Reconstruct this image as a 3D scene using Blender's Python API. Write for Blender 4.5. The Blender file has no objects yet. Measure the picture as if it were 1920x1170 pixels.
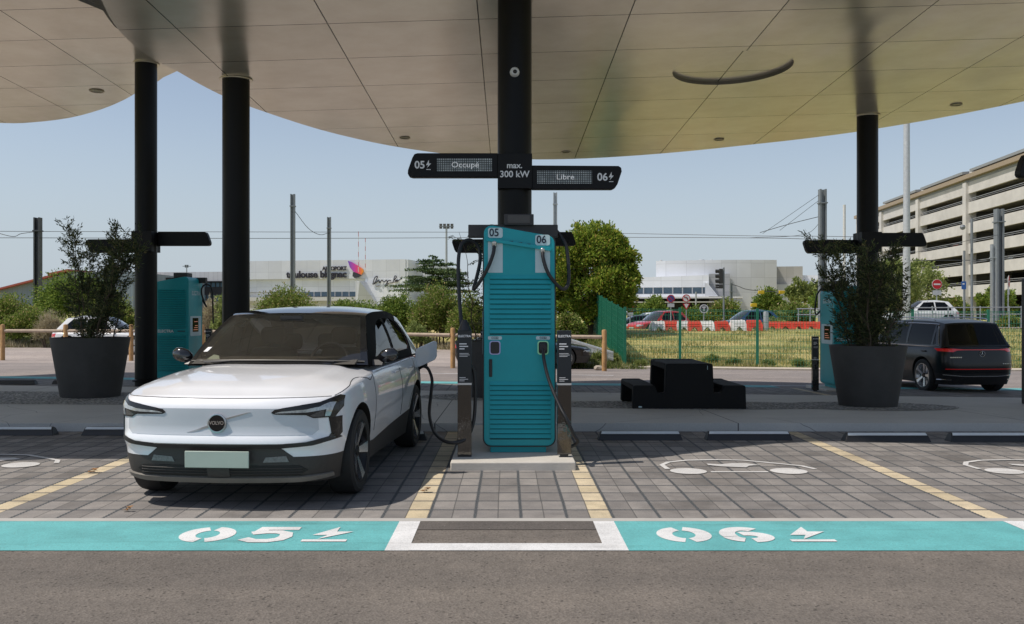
import bpy, bmesh, math, random
import numpy as np
from mathutils import Vector, Matrix
from mathutils.bvhtree import BVHTree
from mathutils.geometry import delaunay_2d_cdt
R = math.radians
PI = math.pi
scene = bpy.context.scene
COL = scene.collection
random.seed(7); np.random.seed(7)

# ---------------------------------------------------------------- camera
CAMH = 1.48; F = 1740.0; VX = 950.0; VY = 587.0
cd = bpy.data.cameras.new('camera'); cam = bpy.data.objects.new('camera', cd); COL.objects.link(cam)
cam.location = (0, 0, CAMH); cam.rotation_euler = (R(90), 0, 0)
cd.sensor_width = 36; cd.lens = F/1920*36
cd.shift_x = (960-VX)/1920; cd.shift_y = -(585-VY)/1920
cd.clip_start = 0.05; cd.clip_end = 4000
scene.camera = cam
# ---------------------------------------------------------------- light
SUN_EL = 60.0
az = R(14)                                  # sun comes from the left, a little from behind the camera
sdir = Vector((-math.cos(R(SUN_EL))*math.cos(az), -math.cos(R(SUN_EL))*math.sin(az), math.sin(R(SUN_EL))))
w = bpy.data.worlds.new('World'); scene.world = w; w.use_nodes = True
nt = w.node_tree; bg = nt.nodes['Background']
sky = nt.nodes.new('ShaderNodeTexSky'); sky.sky_type = 'NISHITA'; sky.sun_disc = False
sky.sun_elevation = R(SUN_EL); sky.sun_rotation = math.atan2(sdir.x, sdir.y)
sky.air_density = 1.0; sky.dust_density = .7; sky.ozone_density = 2.2; sky.altitude = 0
hs = nt.nodes.new('ShaderNodeHueSaturation'); hs.inputs['Saturation'].default_value = .72
nt.links.new(sky.outputs[0], hs.inputs['Color']); 
tc = nt.nodes.new('ShaderNodeTexCoord'); sp = nt.nodes.new('ShaderNodeSeparateXYZ'); nt.links.new(tc.outputs['Generated'], sp.inputs[0])
mr = nt.nodes.new('ShaderNodeMapRange'); nt.links.new(sp.outputs[2], mr.inputs[0]); mr.inputs[1].default_value = -.02; mr.inputs[2].default_value = .25; mr.inputs[3].default_value = .95; mr.inputs[4].default_value = 0; mr.interpolation_type = 'SMOOTHSTEP'
mh = nt.nodes.new('ShaderNodeMix'); mh.data_type = 'RGBA'; nt.links.new(mr.outputs[0], mh.inputs[0]); nt.links.new(hs.outputs[0], mh.inputs[6]); mh.inputs[7].default_value = (4.1, 4.7, 5.35, 1)      # summer haze low in the sky
nt.links.new(mh.outputs[2], bg.inputs[0]); bg.inputs[1].default_value = 0.12
sd = bpy.data.lights.new('sun', 'SUN'); sd.energy = 4.1; sd.angle = R(0.5); sd.color = (1, .925, .83)
sun = bpy.data.objects.new('sun', sd); COL.objects.link(sun)
sun.rotation_euler = sdir.to_track_quat('Z', 'Y').to_euler()
scene.view_settings.view_transform = 'Standard'; scene.view_settings.look = 'None'
scene.view_settings.exposure = 0.0; scene.view_settings.gamma = 1

# ---------------------------------------------------------------- materials
def new_mat(name):
    m = bpy.data.materials.new(name); m.use_nodes = True
    return m, m.node_tree, m.node_tree.nodes['Principled BSDF']
def N(nt, typ, **kw):
    n = nt.nodes.new(typ)
    for k, v in kw.items(): setattr(n, k, v)
    return n
def math_n(nt, op, a, b=None, c=None):
    n = nt.nodes.new('ShaderNodeMath'); n.operation = op
    for i, v in enumerate((a, b, c)):
        if v is None: continue
        if isinstance(v, (int, float)): n.inputs[i].default_value = v
        else: nt.links.new(v, n.inputs[i])
    return n.outputs[0]
def mixc(nt, fac, a, b, mode='MIX'):
    n = nt.nodes.new('ShaderNodeMix'); n.data_type = 'RGBA'; n.blend_type = mode
    for sock, v in ((n.inputs[0], fac), (n.inputs[6], a), (n.inputs[7], b)):
        if isinstance(v, (int, float)): sock.default_value = v
        elif isinstance(v, tuple): sock.default_value = (*v, 1) if len(v) == 3 else v
        else: nt.links.new(v, sock)
    return n.outputs[2]
def noise(nt, scale, detail=4, rough=.6, vec=None, dim='3D'):
    n = nt.nodes.new('ShaderNodeTexNoise'); n.inputs['Scale'].default_value = scale
    n.inputs['Detail'].default_value = detail; n.inputs['Roughness'].default_value = rough
    if vec is not None: nt.links.new(vec, n.inputs['Vector'])
    return n.outputs['Fac']
def ramp(nt, fac, stops):
    n = nt.nodes.new('ShaderNodeValToRGB'); e = n.color_ramp.elements
    while len(e) < len(stops): e.new(.5)
    for el, (p, c) in zip(e, stops): el.position = p; el.color = (*c, 1)
    nt.links.new(fac, n.inputs[0]); return n.outputs[0]
def coord(nt, kind='Object'):
    return nt.nodes.new('ShaderNodeTexCoord').outputs[kind]
def bump(nt, bsdf, h, strength=.3, dist=.01):
    b = nt.nodes.new('ShaderNodeBump'); b.inputs['Strength'].default_value = strength
    b.inputs['Distance'].default_value = dist
    nt.links.new(h, b.inputs['Height']); nt.links.new(b.outputs[0], bsdf.inputs['Normal'])
_mc = {}
def mat(name, col, rough=.5, metal=0.0, var=.12, vscale=6, bmp=0, bscale=80, coat=0, spec=None, emit=None, es=1):
    if name in _mc: return _mc[name]
    m, nt, b = new_mat(name)
    co = coord(nt)
    if var:
        f = noise(nt, vscale, 6, .65, co)
        lo = tuple(c*(1-var) for c in col); hi = tuple(min(1, c*(1+var)) for c in col)
        nt.links.new(ramp(nt, f, [(.3, lo), (.7, hi)]), b.inputs['Base Color'])
        rr = nt.nodes.new('ShaderNodeMapRange'); nt.links.new(f, rr.inputs[0])
        rr.inputs[3].default_value = max(0, rough*(1-var)); rr.inputs[4].default_value = min(1, rough*(1+var))
        nt.links.new(rr.outputs[0], b.inputs['Roughness'])
    else:
        b.inputs['Base Color'].default_value = (*col, 1); b.inputs['Roughness'].default_value = rough
    b.inputs['Metallic'].default_value = metal
    if coat: b.inputs['Coat Weight'].default_value = coat; b.inputs['Coat Roughness'].default_value = .03
    if spec is not None: b.inputs['Specular IOR Level'].default_value = spec
    if bmp: bump(nt, b, noise(nt, bscale, 4, .6, co), bmp, .01)
    if emit: b.inputs['Emission Color'].default_value = (*emit, 1); b.inputs['Emission Strength'].default_value = es
    _mc[name] = m
    return m
def glass_mat(name, tint=(.35, .36, .34), refl=1.0, dust_glare=0.0):
    m, nt, b = new_mat(name); nt.nodes.remove(b)
    out = nt.nodes['Material Output']
    tr = nt.nodes.new('ShaderNodeBsdfTransparent'); tr.inputs[0].default_value = (*tint, 1)
    gl = nt.nodes.new('ShaderNodeBsdfGlossy'); gl.inputs['Roughness'].default_value = .015
    fr = nt.nodes.new('ShaderNodeFresnel'); fr.inputs[0].default_value = 1.5
    mx = nt.nodes.new('ShaderNodeMixShader')
    nt.links.new(math_n(nt, 'MULTIPLY', fr.outputs[0], refl), mx.inputs[0])
    nt.links.new(tr.outputs[0], mx.inputs[1]); nt.links.new(gl.outputs[0], mx.inputs[2])
    last = mx.outputs[0]
    if dust_glare:      # dusty brown film whose colour also stands in for reflected canopy light
        df = nt.nodes.new('ShaderNodeBsdfDiffuse'); df.inputs[0].default_value = (.42, .38, .31, 1)
        m2 = nt.nodes.new('ShaderNodeMixShader'); m2.inputs[0].default_value = dust_glare
        nt.links.new(last, m2.inputs[1]); nt.links.new(df.outputs[0], m2.inputs[2]); last = m2.outputs[0]
    nt.links.new(last, out.inputs[0]); return m
def leaf_mat(name, stops, trans=.3):
    m, nt, b = new_mat(name)
    g = nt.nodes.new('ShaderNodeNewGeometry')
    c = ramp(nt, g.outputs['Random Per Island'], stops)
    nt.links.new(c, b.inputs['Base Color']); b.inputs['Roughness'].default_value = .6
    b.inputs['Specular IOR Level'].default_value = .25
    tl = nt.nodes.new('ShaderNodeBsdfTranslucent'); nt.links.new(c, tl.inputs[0])
    mx = nt.nodes.new('ShaderNodeMixShader'); mx.inputs[0].default_value = trans
    nt.links.new(b.outputs[0], mx.inputs[1]); nt.links.new(tl.outputs[0], mx.inputs[2])
    nt.links.new(mx.outputs[0], nt.nodes['Material Output'].inputs[0]); return m

# ---------------------------------------------------------------- scene objects
def tag(o, label=None, cat=None, group=None, kind=None):
    if label: o['label'] = label
    if cat: o['category'] = cat
    if group: o['group'] = group
    if kind: o['kind'] = kind
    return o
def empty(name, loc=(0, 0, 0), rz=0, label=None, cat=None, group=None):
    o = bpy.data.objects.new(name, None); COL.objects.link(o); o.location = loc; o.rotation_euler = (0, 0, rz)
    o.empty_display_size = .1
    return tag(o, label, cat, group)
def kids(o): return [c for c in COL.objects if c.parent == o]
def copy_tree(o, parent=None):
    c = o.copy(); COL.objects.link(c); c.parent = parent
    for ch in kids(o): copy_tree(ch, c)
    return c

class MB:
    """collects shapes; build() links them as one mesh object"""
    def __init__(s): s.v = []; s.f = []
    def add(s, vs, fs):
        k = len(s.v); s.v += [tuple(v) for v in vs]; s.f += [tuple(i+k for i in f) for f in fs]
        return s
    def box(s, x0, x1, y0, y1, z0, z1, m=None):
        vs = [(x0,y0,z0),(x1,y0,z0),(x1,y1,z0),(x0,y1,z0),(x0,y0,z1),(x1,y0,z1),(x1,y1,z1),(x0,y1,z1)]
        if m is not None: vs = [m @ Vector(v) for v in vs]
        return s.add(vs, [(3,2,1,0),(4,5,6,7),(0,1,5,4),(1,2,6,5),(2,3,7,6),(3,0,4,7)])
    def prism(s, outline, axis, a0, a1):
        """outline: 2-D points; axis 'x' -> (y,z) outline, 'y' -> (x,z), 'z' -> (x,y)"""
        n = len(outline)
        def P(p, a): return {'x': (a, p[0], p[1]), 'y': (p[0], a, p[1]), 'z': (p[0], p[1], a)}[axis]
        vs = [P(p, a0) for p in outline]+[P(p, a1) for p in outline]
        area = sum(outline[i][0]*outline[(i+1) % n][1]-outline[(i+1) % n][0]*outline[i][1] for i in range(n))
        fs = [tuple(range(n)), tuple(range(2*n-1, n-1, -1))]+[(i, i+n, (i+1) % n+n, (i+1) % n) for i in range(n)]
        return s.add(vs, fs)
    def lathe(s, prof, seg=32, c=(0, 0, 0), axis='z', close=True):
        vs = []; n = len(prof)
        for i in range(seg):
            a = 2*PI*i/seg; ca, sa = math.cos(a), math.sin(a)
            for (r, h) in prof:
                p = {'z': (r*ca, r*sa, h), 'x': (h, r*ca, r*sa), 'y': (r*sa, h, r*ca)}[axis]
                vs.append((p[0]+c[0], p[1]+c[1], p[2]+c[2]))
        fs = []
        for i in range(seg):
            j = (i+1) % seg
            for k in range(n-1): fs.append((i*n+k, j*n+k, j*n+k+1, i*n+k+1))
        if close:
            if prof[0][0] > 1e-6: fs.append(tuple(i*n for i in range(seg-1, -1, -1)))
            if prof[-1][0] > 1e-6: fs.append(tuple(i*n+n-1 for i in range(seg)))
        return s.add(vs, fs)
    def cyl(s, c, r, h, seg=24, axis='z', r2=None):
        return s.lathe([(r, 0), (r if r2 is None else r2, h)], seg, c, axis)
    def tube(s, pts, r, seg=8, r2=None, cap=True):
        pts = [Vector(p) for p in pts]; n = len(pts); vs = []; fs = []
        t0 = (pts[1]-pts[0]).normalized(); up = Vector((0, 0, 1)) if abs(t0.z) < .9 else Vector((1, 0, 0))
        a = t0.cross(up).normalized(); b = a.cross(t0).normalized()
        for i, p in enumerate(pts):
            t = (pts[min(i+1, n-1)]-pts[max(i-1, 0)]).normalized()
            a = (a-t*a.dot(t)).normalized(); b = t.cross(a)
            rr = r if r2 is None else r+(r2-r)*i/(n-1)
            for k in range(seg):
                th = 2*PI*k/seg; vs.append(p+(a*math.cos(th)+b*math.sin(th))*rr)
        for i in range(n-1):
            for k in range(seg):
                j = (k+1) % seg; fs.append((i*seg+k, i*seg+j, (i+1)*seg+j, (i+1)*seg+k))
        if cap: fs += [tuple(range(seg-1, -1, -1)), tuple((n-1)*seg+k for k in range(seg))]
        return s.add(vs, fs)
    def build(s, name, m, parent=None, smooth=True, bevel=0, off=True, ang=35, bseg=2):
        me = bpy.data.meshes.new(name)
        vs = s.v
        if parent is not None and off and parent.get('_w'):
            L = parent.location; vs = [(v[0]-L.x, v[1]-L.y, v[2]-L.z) for v in vs]
        me.from_pydata([tuple(v) for v in vs], [], s.f); 
        o = bpy.data.objects.new(name, me); COL.objects.link(o)
        if m: me.materials.append(m)
        bm = bmesh.new(); bm.from_mesh(me); bmesh.ops.recalc_face_normals(bm, faces=bm.faces)
        if smooth:
            for f in bm.faces: f.smooth = True
            for e in bm.edges:
                if len(e.link_faces) == 2 and e.calc_face_angle(0) > R(ang): e.smooth = False
        bm.to_mesh(me); bm.free()
        if bevel:
            md = o.modifiers.new('bevel', 'BEVEL'); md.width = bevel; md.segments = bseg; md.limit_method = 'ANGLE'
            md.angle_limit = R(40)
        if parent is not None: o.parent = parent
        return o
def wempty(name, loc, label, cat, group=None):
    """thing whose parts are given in world coordinates (unrotated)"""
    o = empty(name, loc, 0, label, cat, group); o['_w'] = 1; return o
def smooth_path(pts, n=10):
    P = [Vector(p) for p in pts]; P = [P[0]*2-P[1]]+P+[P[-1]*2-P[-2]]; out = []
    for i in range(1, len(P)-2):
        for k in range(n):
            t = k/n; a, b, c, d = P[i-1:i+3]
            out.append(.5*((2*b)+(c-a)*t+(2*a-5*b+4*c-d)*t*t+(-a+3*b-3*c+d)*t*t*t))
    out.append(P[-2]); return out
def rrect(x0, x1, y0, y1, r, n=6):
    o = []
    for cx, cy, a in ((x1-r, y1-r, 0), (x0+r, y1-r, 90), (x0+r, y0+r, 180), (x1-r, y0+r, 270)):
        for k in range(n+1):
            t = R(a+90*k/n); o.append((cx+r*math.cos(t), cy+r*math.sin(t)))
    return o
def inside(p, poly):
    x, y = p; c = False; n = len(poly)
    for i in range(n):
        x1, y1 = poly[i]; x2, y2 = poly[(i+1) % n]
        if (y1 > y) != (y2 > y) and x < (x2-x1)*(y-y1)/(y2-y1)+x1: c = not c
    return c
def tri2d(outline, holes=(), step=0):
    """constrained triangulation of an outline with inner grid points"""
    def densify(pl):
        if not step: return list(pl)
        o = []
        for i, p in enumerate(pl):
            q = pl[(i+1) % len(pl)]; d = math.hypot(q[0]-p[0], q[1]-p[1]); k = max(1, int(d/step+.5))
            o += [(p[0]+(q[0]-p[0])*j/k, p[1]+(q[1]-p[1])*j/k) for j in range(k)]
        return o
    outline = densify(outline); holes = [densify(h) for h in holes]
    vs = list(outline); es = [(i, (i+1) % len(outline)) for i in range(len(outline))]
    for h in holes:
        k = len(vs); vs += h; es += [(k+i, k+(i+1) % len(h)) for i in range(len(h))]
    if step:
        xs = [p[0] for p in outline]; ys = [p[1] for p in outline]
        x = min(xs)+step*.5
        while x < max(xs):
            y = min(ys)+step*.5
            while y < max(ys):
                q = (x+.013*step, y+.007*step)
                if inside(q, outline) and not any(inside(q, h) for h in holes): vs.append(q)
                y += step
            x += step
    r = delaunay_2d_cdt([Vector(v) for v in vs], es, [], 0, 1e-6)
    ov = [(v.x, v.y) for v in r[0]]; of = []
    for f in r[2]:
        c = (sum(ov[i][0] for i in f)/3, sum(ov[i][1] for i in f)/3)
        if inside(c, outline) and not any(inside(c, h) for h in holes): of.append(tuple(f))
    return ov, of
def text_mesh(s, size, bold=0.0, align='CENTER', extr=.002, shear=0, sx=1.0):
    cu = bpy.data.curves.new('t', 'FONT'); cu.body = s; cu.size = size; cu.align_x = align; cu.align_y = 'CENTER'
    cu.offset = bold; cu.extrude = extr; cu.shear = shear; cu.resolution_u = 4
    o = bpy.data.objects.new('t', cu); COL.objects.link(o)
    dg = bpy.context.evaluated_depsgraph_get(); me = bpy.data.meshes.new_from_object(o.evaluated_get(dg))
    vs = [(v.co.x*sx, v.co.y, v.co.z) for v in me.vertices]; fs = [tuple(p.vertices) for p in me.polygons]
    bpy.data.objects.remove(o); bpy.data.curves.remove(cu); bpy.data.meshes.remove(me)
    return vs, fs
def text(name, s, size, m, loc, parent, face='-y', bold=0, align='CENTER', extr=.002, sx=1.0, shear=0):
    """lettering standing on a vertical face ('-y' toward the camera, '+y' away, '+x', '-x') or lying on the ground ('z')"""
    vs, fs = text_mesh(s, size, bold, align, extr, shear, sx)
    def T(v):
        x, y, z = v
        if face == '-y': q = (x, -z, y)
        elif face == '+y': q = (-x, z, y)
        elif face == '+x': q = (z, x, y)
        elif face == '-x': q = (-z, -x, y)
        else: q = (x, y, z)
        return (q[0]+loc[0], q[1]+loc[1], q[2]+loc[2])
    b = MB().add([T(v) for v in vs], fs)
    return b.build(name, m, parent, smooth=False)
def ribbon(pts, wd, closed=False):
    """flat 2-D stroke -> verts, faces"""
    P = [Vector((*p, 0)) for p in pts]; n = len(P); vs = []; fs = []
    for i, p in enumerate(P):
        a = P[(i-1) % n] if (closed or i) else p; b = P[(i+1) % n] if (closed or i < n-1) else p
        t = (b-a).normalized(); nn = Vector((-t.y, t.x, 0))*wd/2
        vs += [p+nn, p-nn]
    for i in range(n if closed else n-1):
        j = (i+1) % n; fs.append((2*i, 2*i+1, 2*j+1, 2*j))
    return vs, fs

# ---------------------------------------------------------------- terrain
def cl(x, a=0., b=1.): return max(a, min(b, x))
def gz(X, Y):
    """height of the bare ground: the forecourt falls gently away from the camera, then banks rise behind the fence"""
    s = cl((Y-11.65)/5.85); Xc = cl(X, -12, 12)
    z = -.017*(cl(Y, 11.65, 33)-11.65)-.012*Xc*s
    if Y > 33.5:
        zr = 0.0
        t = cl((Y-33.5)/16.5)
        base = z
        crest = .62
        zr = base+(crest-base)*t
        if Y > 50:
            low = cl((22-X)/5)
            zr = crest-low*.7*cl((Y-50.8)/5)
        zl = base+(1.6-base)*cl((Y-46)/14)
        k = cl((X-1.0)/3.4)
        z = zl*(1-k)+zr*k
    return z
def ground_px(px, py, dz=0.0):
    """point of the ground seen at a pixel of the photograph"""
    lo, hi = 1.0, 200.0
    for _ in range(50):
        Y = (lo+hi)/2; X = (px-VX)*Y/F
        yy = VY+(CAMH-gz(X, Y)-dz)*F/Y
        if yy > py: lo = Y
        else: hi = Y
    return ((px-VX)*Y/F, Y, gz(X, Y)+dz)
def at(px, py, Y): return ((px-VX)*Y/F, Y, CAMH-(py-VY)*Y/F)
def lines(a, b, step):
    k0 = math.floor(a/step)+1; o = [a]; x = k0*step
    while x < b-1e-6: o.append(x); x += step
    o.append(b); return o
def sheet(name, x0, x1, y0, y1, dz, m, step=.5, skirt=0, zf=None, kind='structure', parent=None):
    xs = lines(x0, x1, step); ys = lines(y0, y1, step); b = MB(); f = zf or gz
    vs = [(x, y, f(x, y)+dz) for y in ys for x in xs]; n = len(xs)
    fs = [(j*n+i, j*n+i+1, (j+1)*n+i+1, (j+1)*n+i) for j in range(len(ys)-1) for i in range(n-1)]
    b.add(vs, fs)
    if skirt:
        per = [(x, y0) for x in xs]+[(x1, y) for y in ys[1:]]+[(x, y1) for x in xs[-2::-1]]+[(x0, y) for y in ys[-2:0:-1]]
        k = len(per)
        vs = [(x, y, f(x, y)+dz) for x, y in per]+[(x, y, f(x, y)+dz-skirt) for x, y in per]
        b.add(vs, [(i, (i+1) % k, (i+1) % k+k, i+k) for i in range(k)])
    o = b.build(name, m, parent)
    if kind: o['kind'] = kind
    return o
# ================================================================ ground materials
def asphalt_mat(name, c0, c1, sc=1.0):
    m, nt, b = new_mat(name); co = coord(nt)
    big = noise(nt, .35, 3, .5, co); mid = noise(nt, 3, 5, .6, co); fine = noise(nt, 130*sc, 3, .7, co)
    v = nt.nodes.new('ShaderNodeTexVoronoi'); v.inputs['Scale'].default_value = 110*sc; nt.links.new(co, v.inputs['Vector'])
    base = ramp(nt, fine, [(.28, tuple(c*.42 for c in c0)), (.46, c0), (.72, c1)])
    c = mixc(nt, .5, base, ramp(nt, v.outputs['Color'], [(.1, tuple(x*.75 for x in c0)), (.9, c1)]))
    c = mixc(nt, 1.0, c, ramp(nt, mid, [(.3, (.86, .86, .86)), (.7, (1.08, 1.07, 1.06))]), 'MULTIPLY')
    c = mixc(nt, 1.0, c, ramp(nt, big, [(.35, (.88, .88, .89)), (.65, (1.06, 1.05, 1.04))]), 'MULTIPLY')
    mp = nt.nodes.new('ShaderNodeMapping'); mp.inputs['Scale'].default_value = (.10, 1.6, 1); nt.links.new(co, mp.inputs[0])
    tr = noise(nt, 1.0, 4, .6, mp.outputs[0])         # polished wheel tracks along the lane
    c = mixc(nt, 1.0, c, ramp(nt, tr, [(.36, (.86, .86, .87)), (.62, (1.07, 1.06, 1.05))]), 'MULTIPLY')
    spot = noise(nt, 1.35, 2, .45, co)                # old drips and stains
    c = mixc(nt, ramp(nt, spot, [(.68, (0, 0, 0)), (.76, (.5, .5, .5))]), c, tuple(x*.5 for x in c0))
    st = noise(nt, 46, 2, .5, co)                     # tiny pale chips
    c = mixc(nt, ramp(nt, st, [(.74, (0, 0, 0)), (.78, (.6, .6, .6))]), c, (.42, .4, .38))
    pit = nt.nodes.new('ShaderNodeTexVoronoi'); pit.inputs['Scale'].default_value = 38*sc; nt.links.new(co, pit.inputs['Vector'])
    c = mixc(nt, ramp(nt, math_n(nt, 'ADD', pit.outputs['Distance'], math_n(nt, 'MULTIPLY', noise(nt, 14, 3, .6, co), .35)), [(.27, (.85, .85, .85)), (.40, (0, 0, 0))]), c, tuple(x*.33 for x in c0))
    nt.links.new(c, b.inputs['Base Color']); b.inputs['Roughness'].default_value = .88
    b.inputs['Specular IOR Level'].default_value = .3
    bump(nt, b, math_n(nt, 'ADD', fine, v.outputs['Distance']), .55, .006); return m
M_asph = asphalt_mat('asphalt', (.150, .133, .117), (.225, .202, .178), .62)
M_asph_dark = asphalt_mat('asphalt_fresh', (.115, .103, .094), (.17, .155, .145))
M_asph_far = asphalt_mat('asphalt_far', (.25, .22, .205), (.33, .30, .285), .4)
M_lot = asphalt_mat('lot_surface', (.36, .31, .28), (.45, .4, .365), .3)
M_conc = mat('concrete_kerb', (.40, .385, .36), .85, var=.1, vscale=3, bmp=.25, bscale=60)
def island_mat():
    m, nt, b = new_mat('island_concrete'); co = coord(nt)
    a = noise(nt, .8, 5, .6, co); f = noise(nt, 60, 3, .6, co)
    c = mixc(nt, .35, ramp(nt, a, [(.3, (.43, .43, .41)), (.7, (.55, .545, .52))]), ramp(nt, f, [(.3, (.38, .38, .37)), (.7, (.56, .55, .54))]))
    sx = nt.nodes.new('ShaderNodeSeparateXYZ'); nt.links.new(co, sx.inputs[0])
    d = math_n(nt, 'PINGPONG', math_n(nt, 'ADD', sx.outputs[0], .9), 1.9)
    c = mixc(nt, math_n(nt, 'LESS_THAN', d, .008), c, (.12, .12, .12))
    # hairline cracks
    v = nt.nodes.new('ShaderNodeTexVoronoi'); v.feature = 'DISTANCE_TO_EDGE'; v.inputs['Scale'].default_value = .33
    nz = nt.nodes.new('ShaderNodeTexNoise'); nz.inputs['Scale'].default_value = 2.2
    nt.links.new(co, nz.inputs['Vector'])
    nt.links.new(mixc(nt, .12, co, nz.outputs['Color']), v.inputs['Vector'])
    c = mixc(nt, math_n(nt, 'LESS_THAN', v.outputs['Distance'], .0011), c, (.22, .22, .22))
    nt.links.new(c, b.inputs['Base Color']); b.inputs['Roughness'].default_value = .8; bump(nt, b, f, .25, .004); return m
M_island = island_mat()
def gravel_mat():
    m, nt, b = new_mat('gravel'); co = coord(nt)
    v = nt.nodes.new('ShaderNodeTexVoronoi'); v.inputs['Scale'].default_value = 28; nt.links.new(co, v.inputs['Vector'])
    c = ramp(nt, math_n(nt, 'FRACT', math_n(nt, 'MULTIPLY', v.outputs['Color'], 3.1)), [(0, (.14, .14, .14)), (.5, (.33, .33, .32)), (1, (.55, .54, .52))])
    c = mixc(nt, ramp(nt, v.outputs['Distance'], [(.45, (0, 0, 0)), (.75, (.8, .8, .8))]), c, (.06, .06, .06))
    nt.links.new(c, b.inputs['Base Color']); b.inputs['Roughness'].default_value = .9
    bump(nt, b, math_n(nt, 'SUBTRACT', 1.0, v.outputs['Distance']), .9, .02); return m
M_gravel = gravel_mat()
def paver_mat():
    m, nt, b = new_mat('pavers'); co = coord(nt)
    s = nt.nodes.new('ShaderNodeSeparateXYZ'); nt.links.new(co, s.inputs[0]); X, Y = s.outputs[0], s.outputs[1]
    P = .3355; PY = .33
    # slight wobble
    wob = math_n(nt, 'MULTIPLY', math_n(nt, 'SUBTRACT', noise(nt, 1.7, 2, .5, co), .5), .012)
    Xw = math_n(nt, 'ADD', math_n(nt, 'SUBTRACT', X, .104), wob)
    dt = math_n(nt, 'PINGPONG', Xw, P/2)                              # distance to wide joints
    dh = math_n(nt, 'SUBTRACT', P/2, dt)                               # distance to narrow joints
    Yw = math_n(nt, 'ADD', math_n(nt, 'SUBTRACT', Y, 6.65), wob)
    dy = math_n(nt, 'PINGPONG', Yw, PY/2)
    ix = math_n(nt, 'FLOOR', math_n(nt, 'DIVIDE', Xw, P/2)); iy = math_n(nt, 'FLOOR', math_n(nt, 'DIVIDE', Yw, PY))
    cb = nt.nodes.new('ShaderNodeCombineXYZ'); nt.links.new(ix, cb.inputs[0]); nt.links.new(iy, cb.inputs[1])
    wn = nt.nodes.new('ShaderNodeTexWhiteNoise'); nt.links.new(cb.outputs[0], wn.inputs[0])
    rnd = wn.outputs['Value']
    fine = noise(nt, 90, 4, .7, co); mid = noise(nt, 5, 4, .6, co)
    grey = ramp(nt, rnd, [(0, (.175, .164, .156)), (.5, (.222, .208, .197)), (1, (.272, .254, .238))])
    tan = ramp(nt, rnd, [(0, (.50, .42, .28)), (1, (.60, .51, .36))])
    # tan marking columns of one paver width
    sel = None
    for c0 in (.6075, -.7350, 3.4625, -3.9225, 6.48, -7.1):
        k = round((c0-.104)/(P/2))
        q = math_n(nt, 'COMPARE', ix, float(k), .5)
        sel = q if sel is None else math_n(nt, 'MAXIMUM', sel, q)
    c = mixc(nt, sel, grey, tan)
    c = mixc(nt, 1.0, c, ramp(nt, fine, [(.3, (.75, .75, .75)), (.7, (1.2, 1.2, 1.2))]), 'MULTIPLY')
    c = mixc(nt, 1.0, c, ramp(nt, mid, [(.3, (.82, .82, .83)), (.7, (1.12, 1.1, 1.08))]), 'MULTIPLY')
    # stains
    st = noise(nt, .9, 5, .7, co); c = mixc(nt, 1.0, c, ramp(nt, st, [(.36, (.72, .71, .70)), (.5, (1, 1, 1))]), 'MULTIPLY')
    chain = math_n(nt, 'PINGPONG', Y, .021)                            # knobbly spacer joint
    wide = math_n(nt, 'LESS_THAN', dt, math_n(nt, 'ADD', .007, math_n(nt, 'MULTIPLY', chain, .45)))
    narrow = math_n(nt, 'LESS_THAN', dh, .0042)
    cross = math_n(nt, 'LESS_THAN', dy, math_n(nt, 'ADD', .007, math_n(nt, 'MULTIPLY', noise(nt, 40, 2, .5, co), .016)))
    j = math_n(nt, 'MAXIMUM', wide, cross)
    grit = ramp(nt, noise(nt, 160, 2, .6, co), [(.35, (.02, .022, .024)), (.58, (.07, .075, .08)), (.72, (.28, .31, .34))])
    c = mixc(nt, math_n(nt, 'MULTIPLY', narrow, .75), c, (.06, .058, .055))
    c = mixc(nt, j, c, grit)
    nt.links.new(c, b.inputs['Base Color']); b.inputs['Roughness'].default_value = .85
    h = math_n(nt, 'SUBTRACT', math_n(nt, 'MULTIPLY', fine, .25), math_n(nt, 'MAXIMUM', j, math_n(nt, 'MULTIPLY', narrow, .6)))
    bump(nt, b, h, .6, .008); return m
M_paver = paver_mat()
def paint_mat(name, col, worn=.06):
    m, nt, b = new_mat(name); co = coord(nt)
    f = noise(nt, 120, 3, .7, co); g = noise(nt, 2.5, 5, .65, co)
    c = mixc(nt, 1.0, col, ramp(nt, f, [(.25, (.62, .62, .62)), (.55, (1.03, 1.03, 1.03))]), 'MULTIPLY')
    c = mixc(nt, 1.0, c, ramp(nt, g, [(.3, (.80, .80, .80)), (.6, (1.03, 1.03, 1.03))]), 'MULTIPLY')
    mp = nt.nodes.new('ShaderNodeMapping'); mp.inputs['Rotation'].default_value = (0, 0, .22); mp.inputs['Scale'].default_value = (.35, 5, 1); nt.links.new(co, mp.inputs[0])
    c = mixc(nt, 1.0, c, ramp(nt, noise(nt, 1.5, 5, .7, mp.outputs[0]), [(.30, (.74, .73, .72)), (.44, (1, 1, 1))]), 'MULTIPLY')   # tyre scuffs
    wv = math_n(nt, 'MULTIPLY', ramp(nt, noise(nt, 34, 5, .8, co), [(.62, (0, 0, 0)), (.67, (1, 1, 1))]), worn*10)
    c = mixc(nt, math_n(nt, 'MINIMUM', wv, .7), c, (.16, .15, .14))
    nt.links.new(c, b.inputs['Base Color']); b.inputs['Roughness'].default_value = .7; bump(nt, b, f, .5, .004); return m
M_turq = paint_mat('turquoise_paint', (.13, .43, .44), .08); M_wpaint = paint_mat('white_paint', (.72, .72, .72), .05)
M_wpaint2 = paint_mat('worn_white_paint', (.62, .61, .60), .09)
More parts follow.
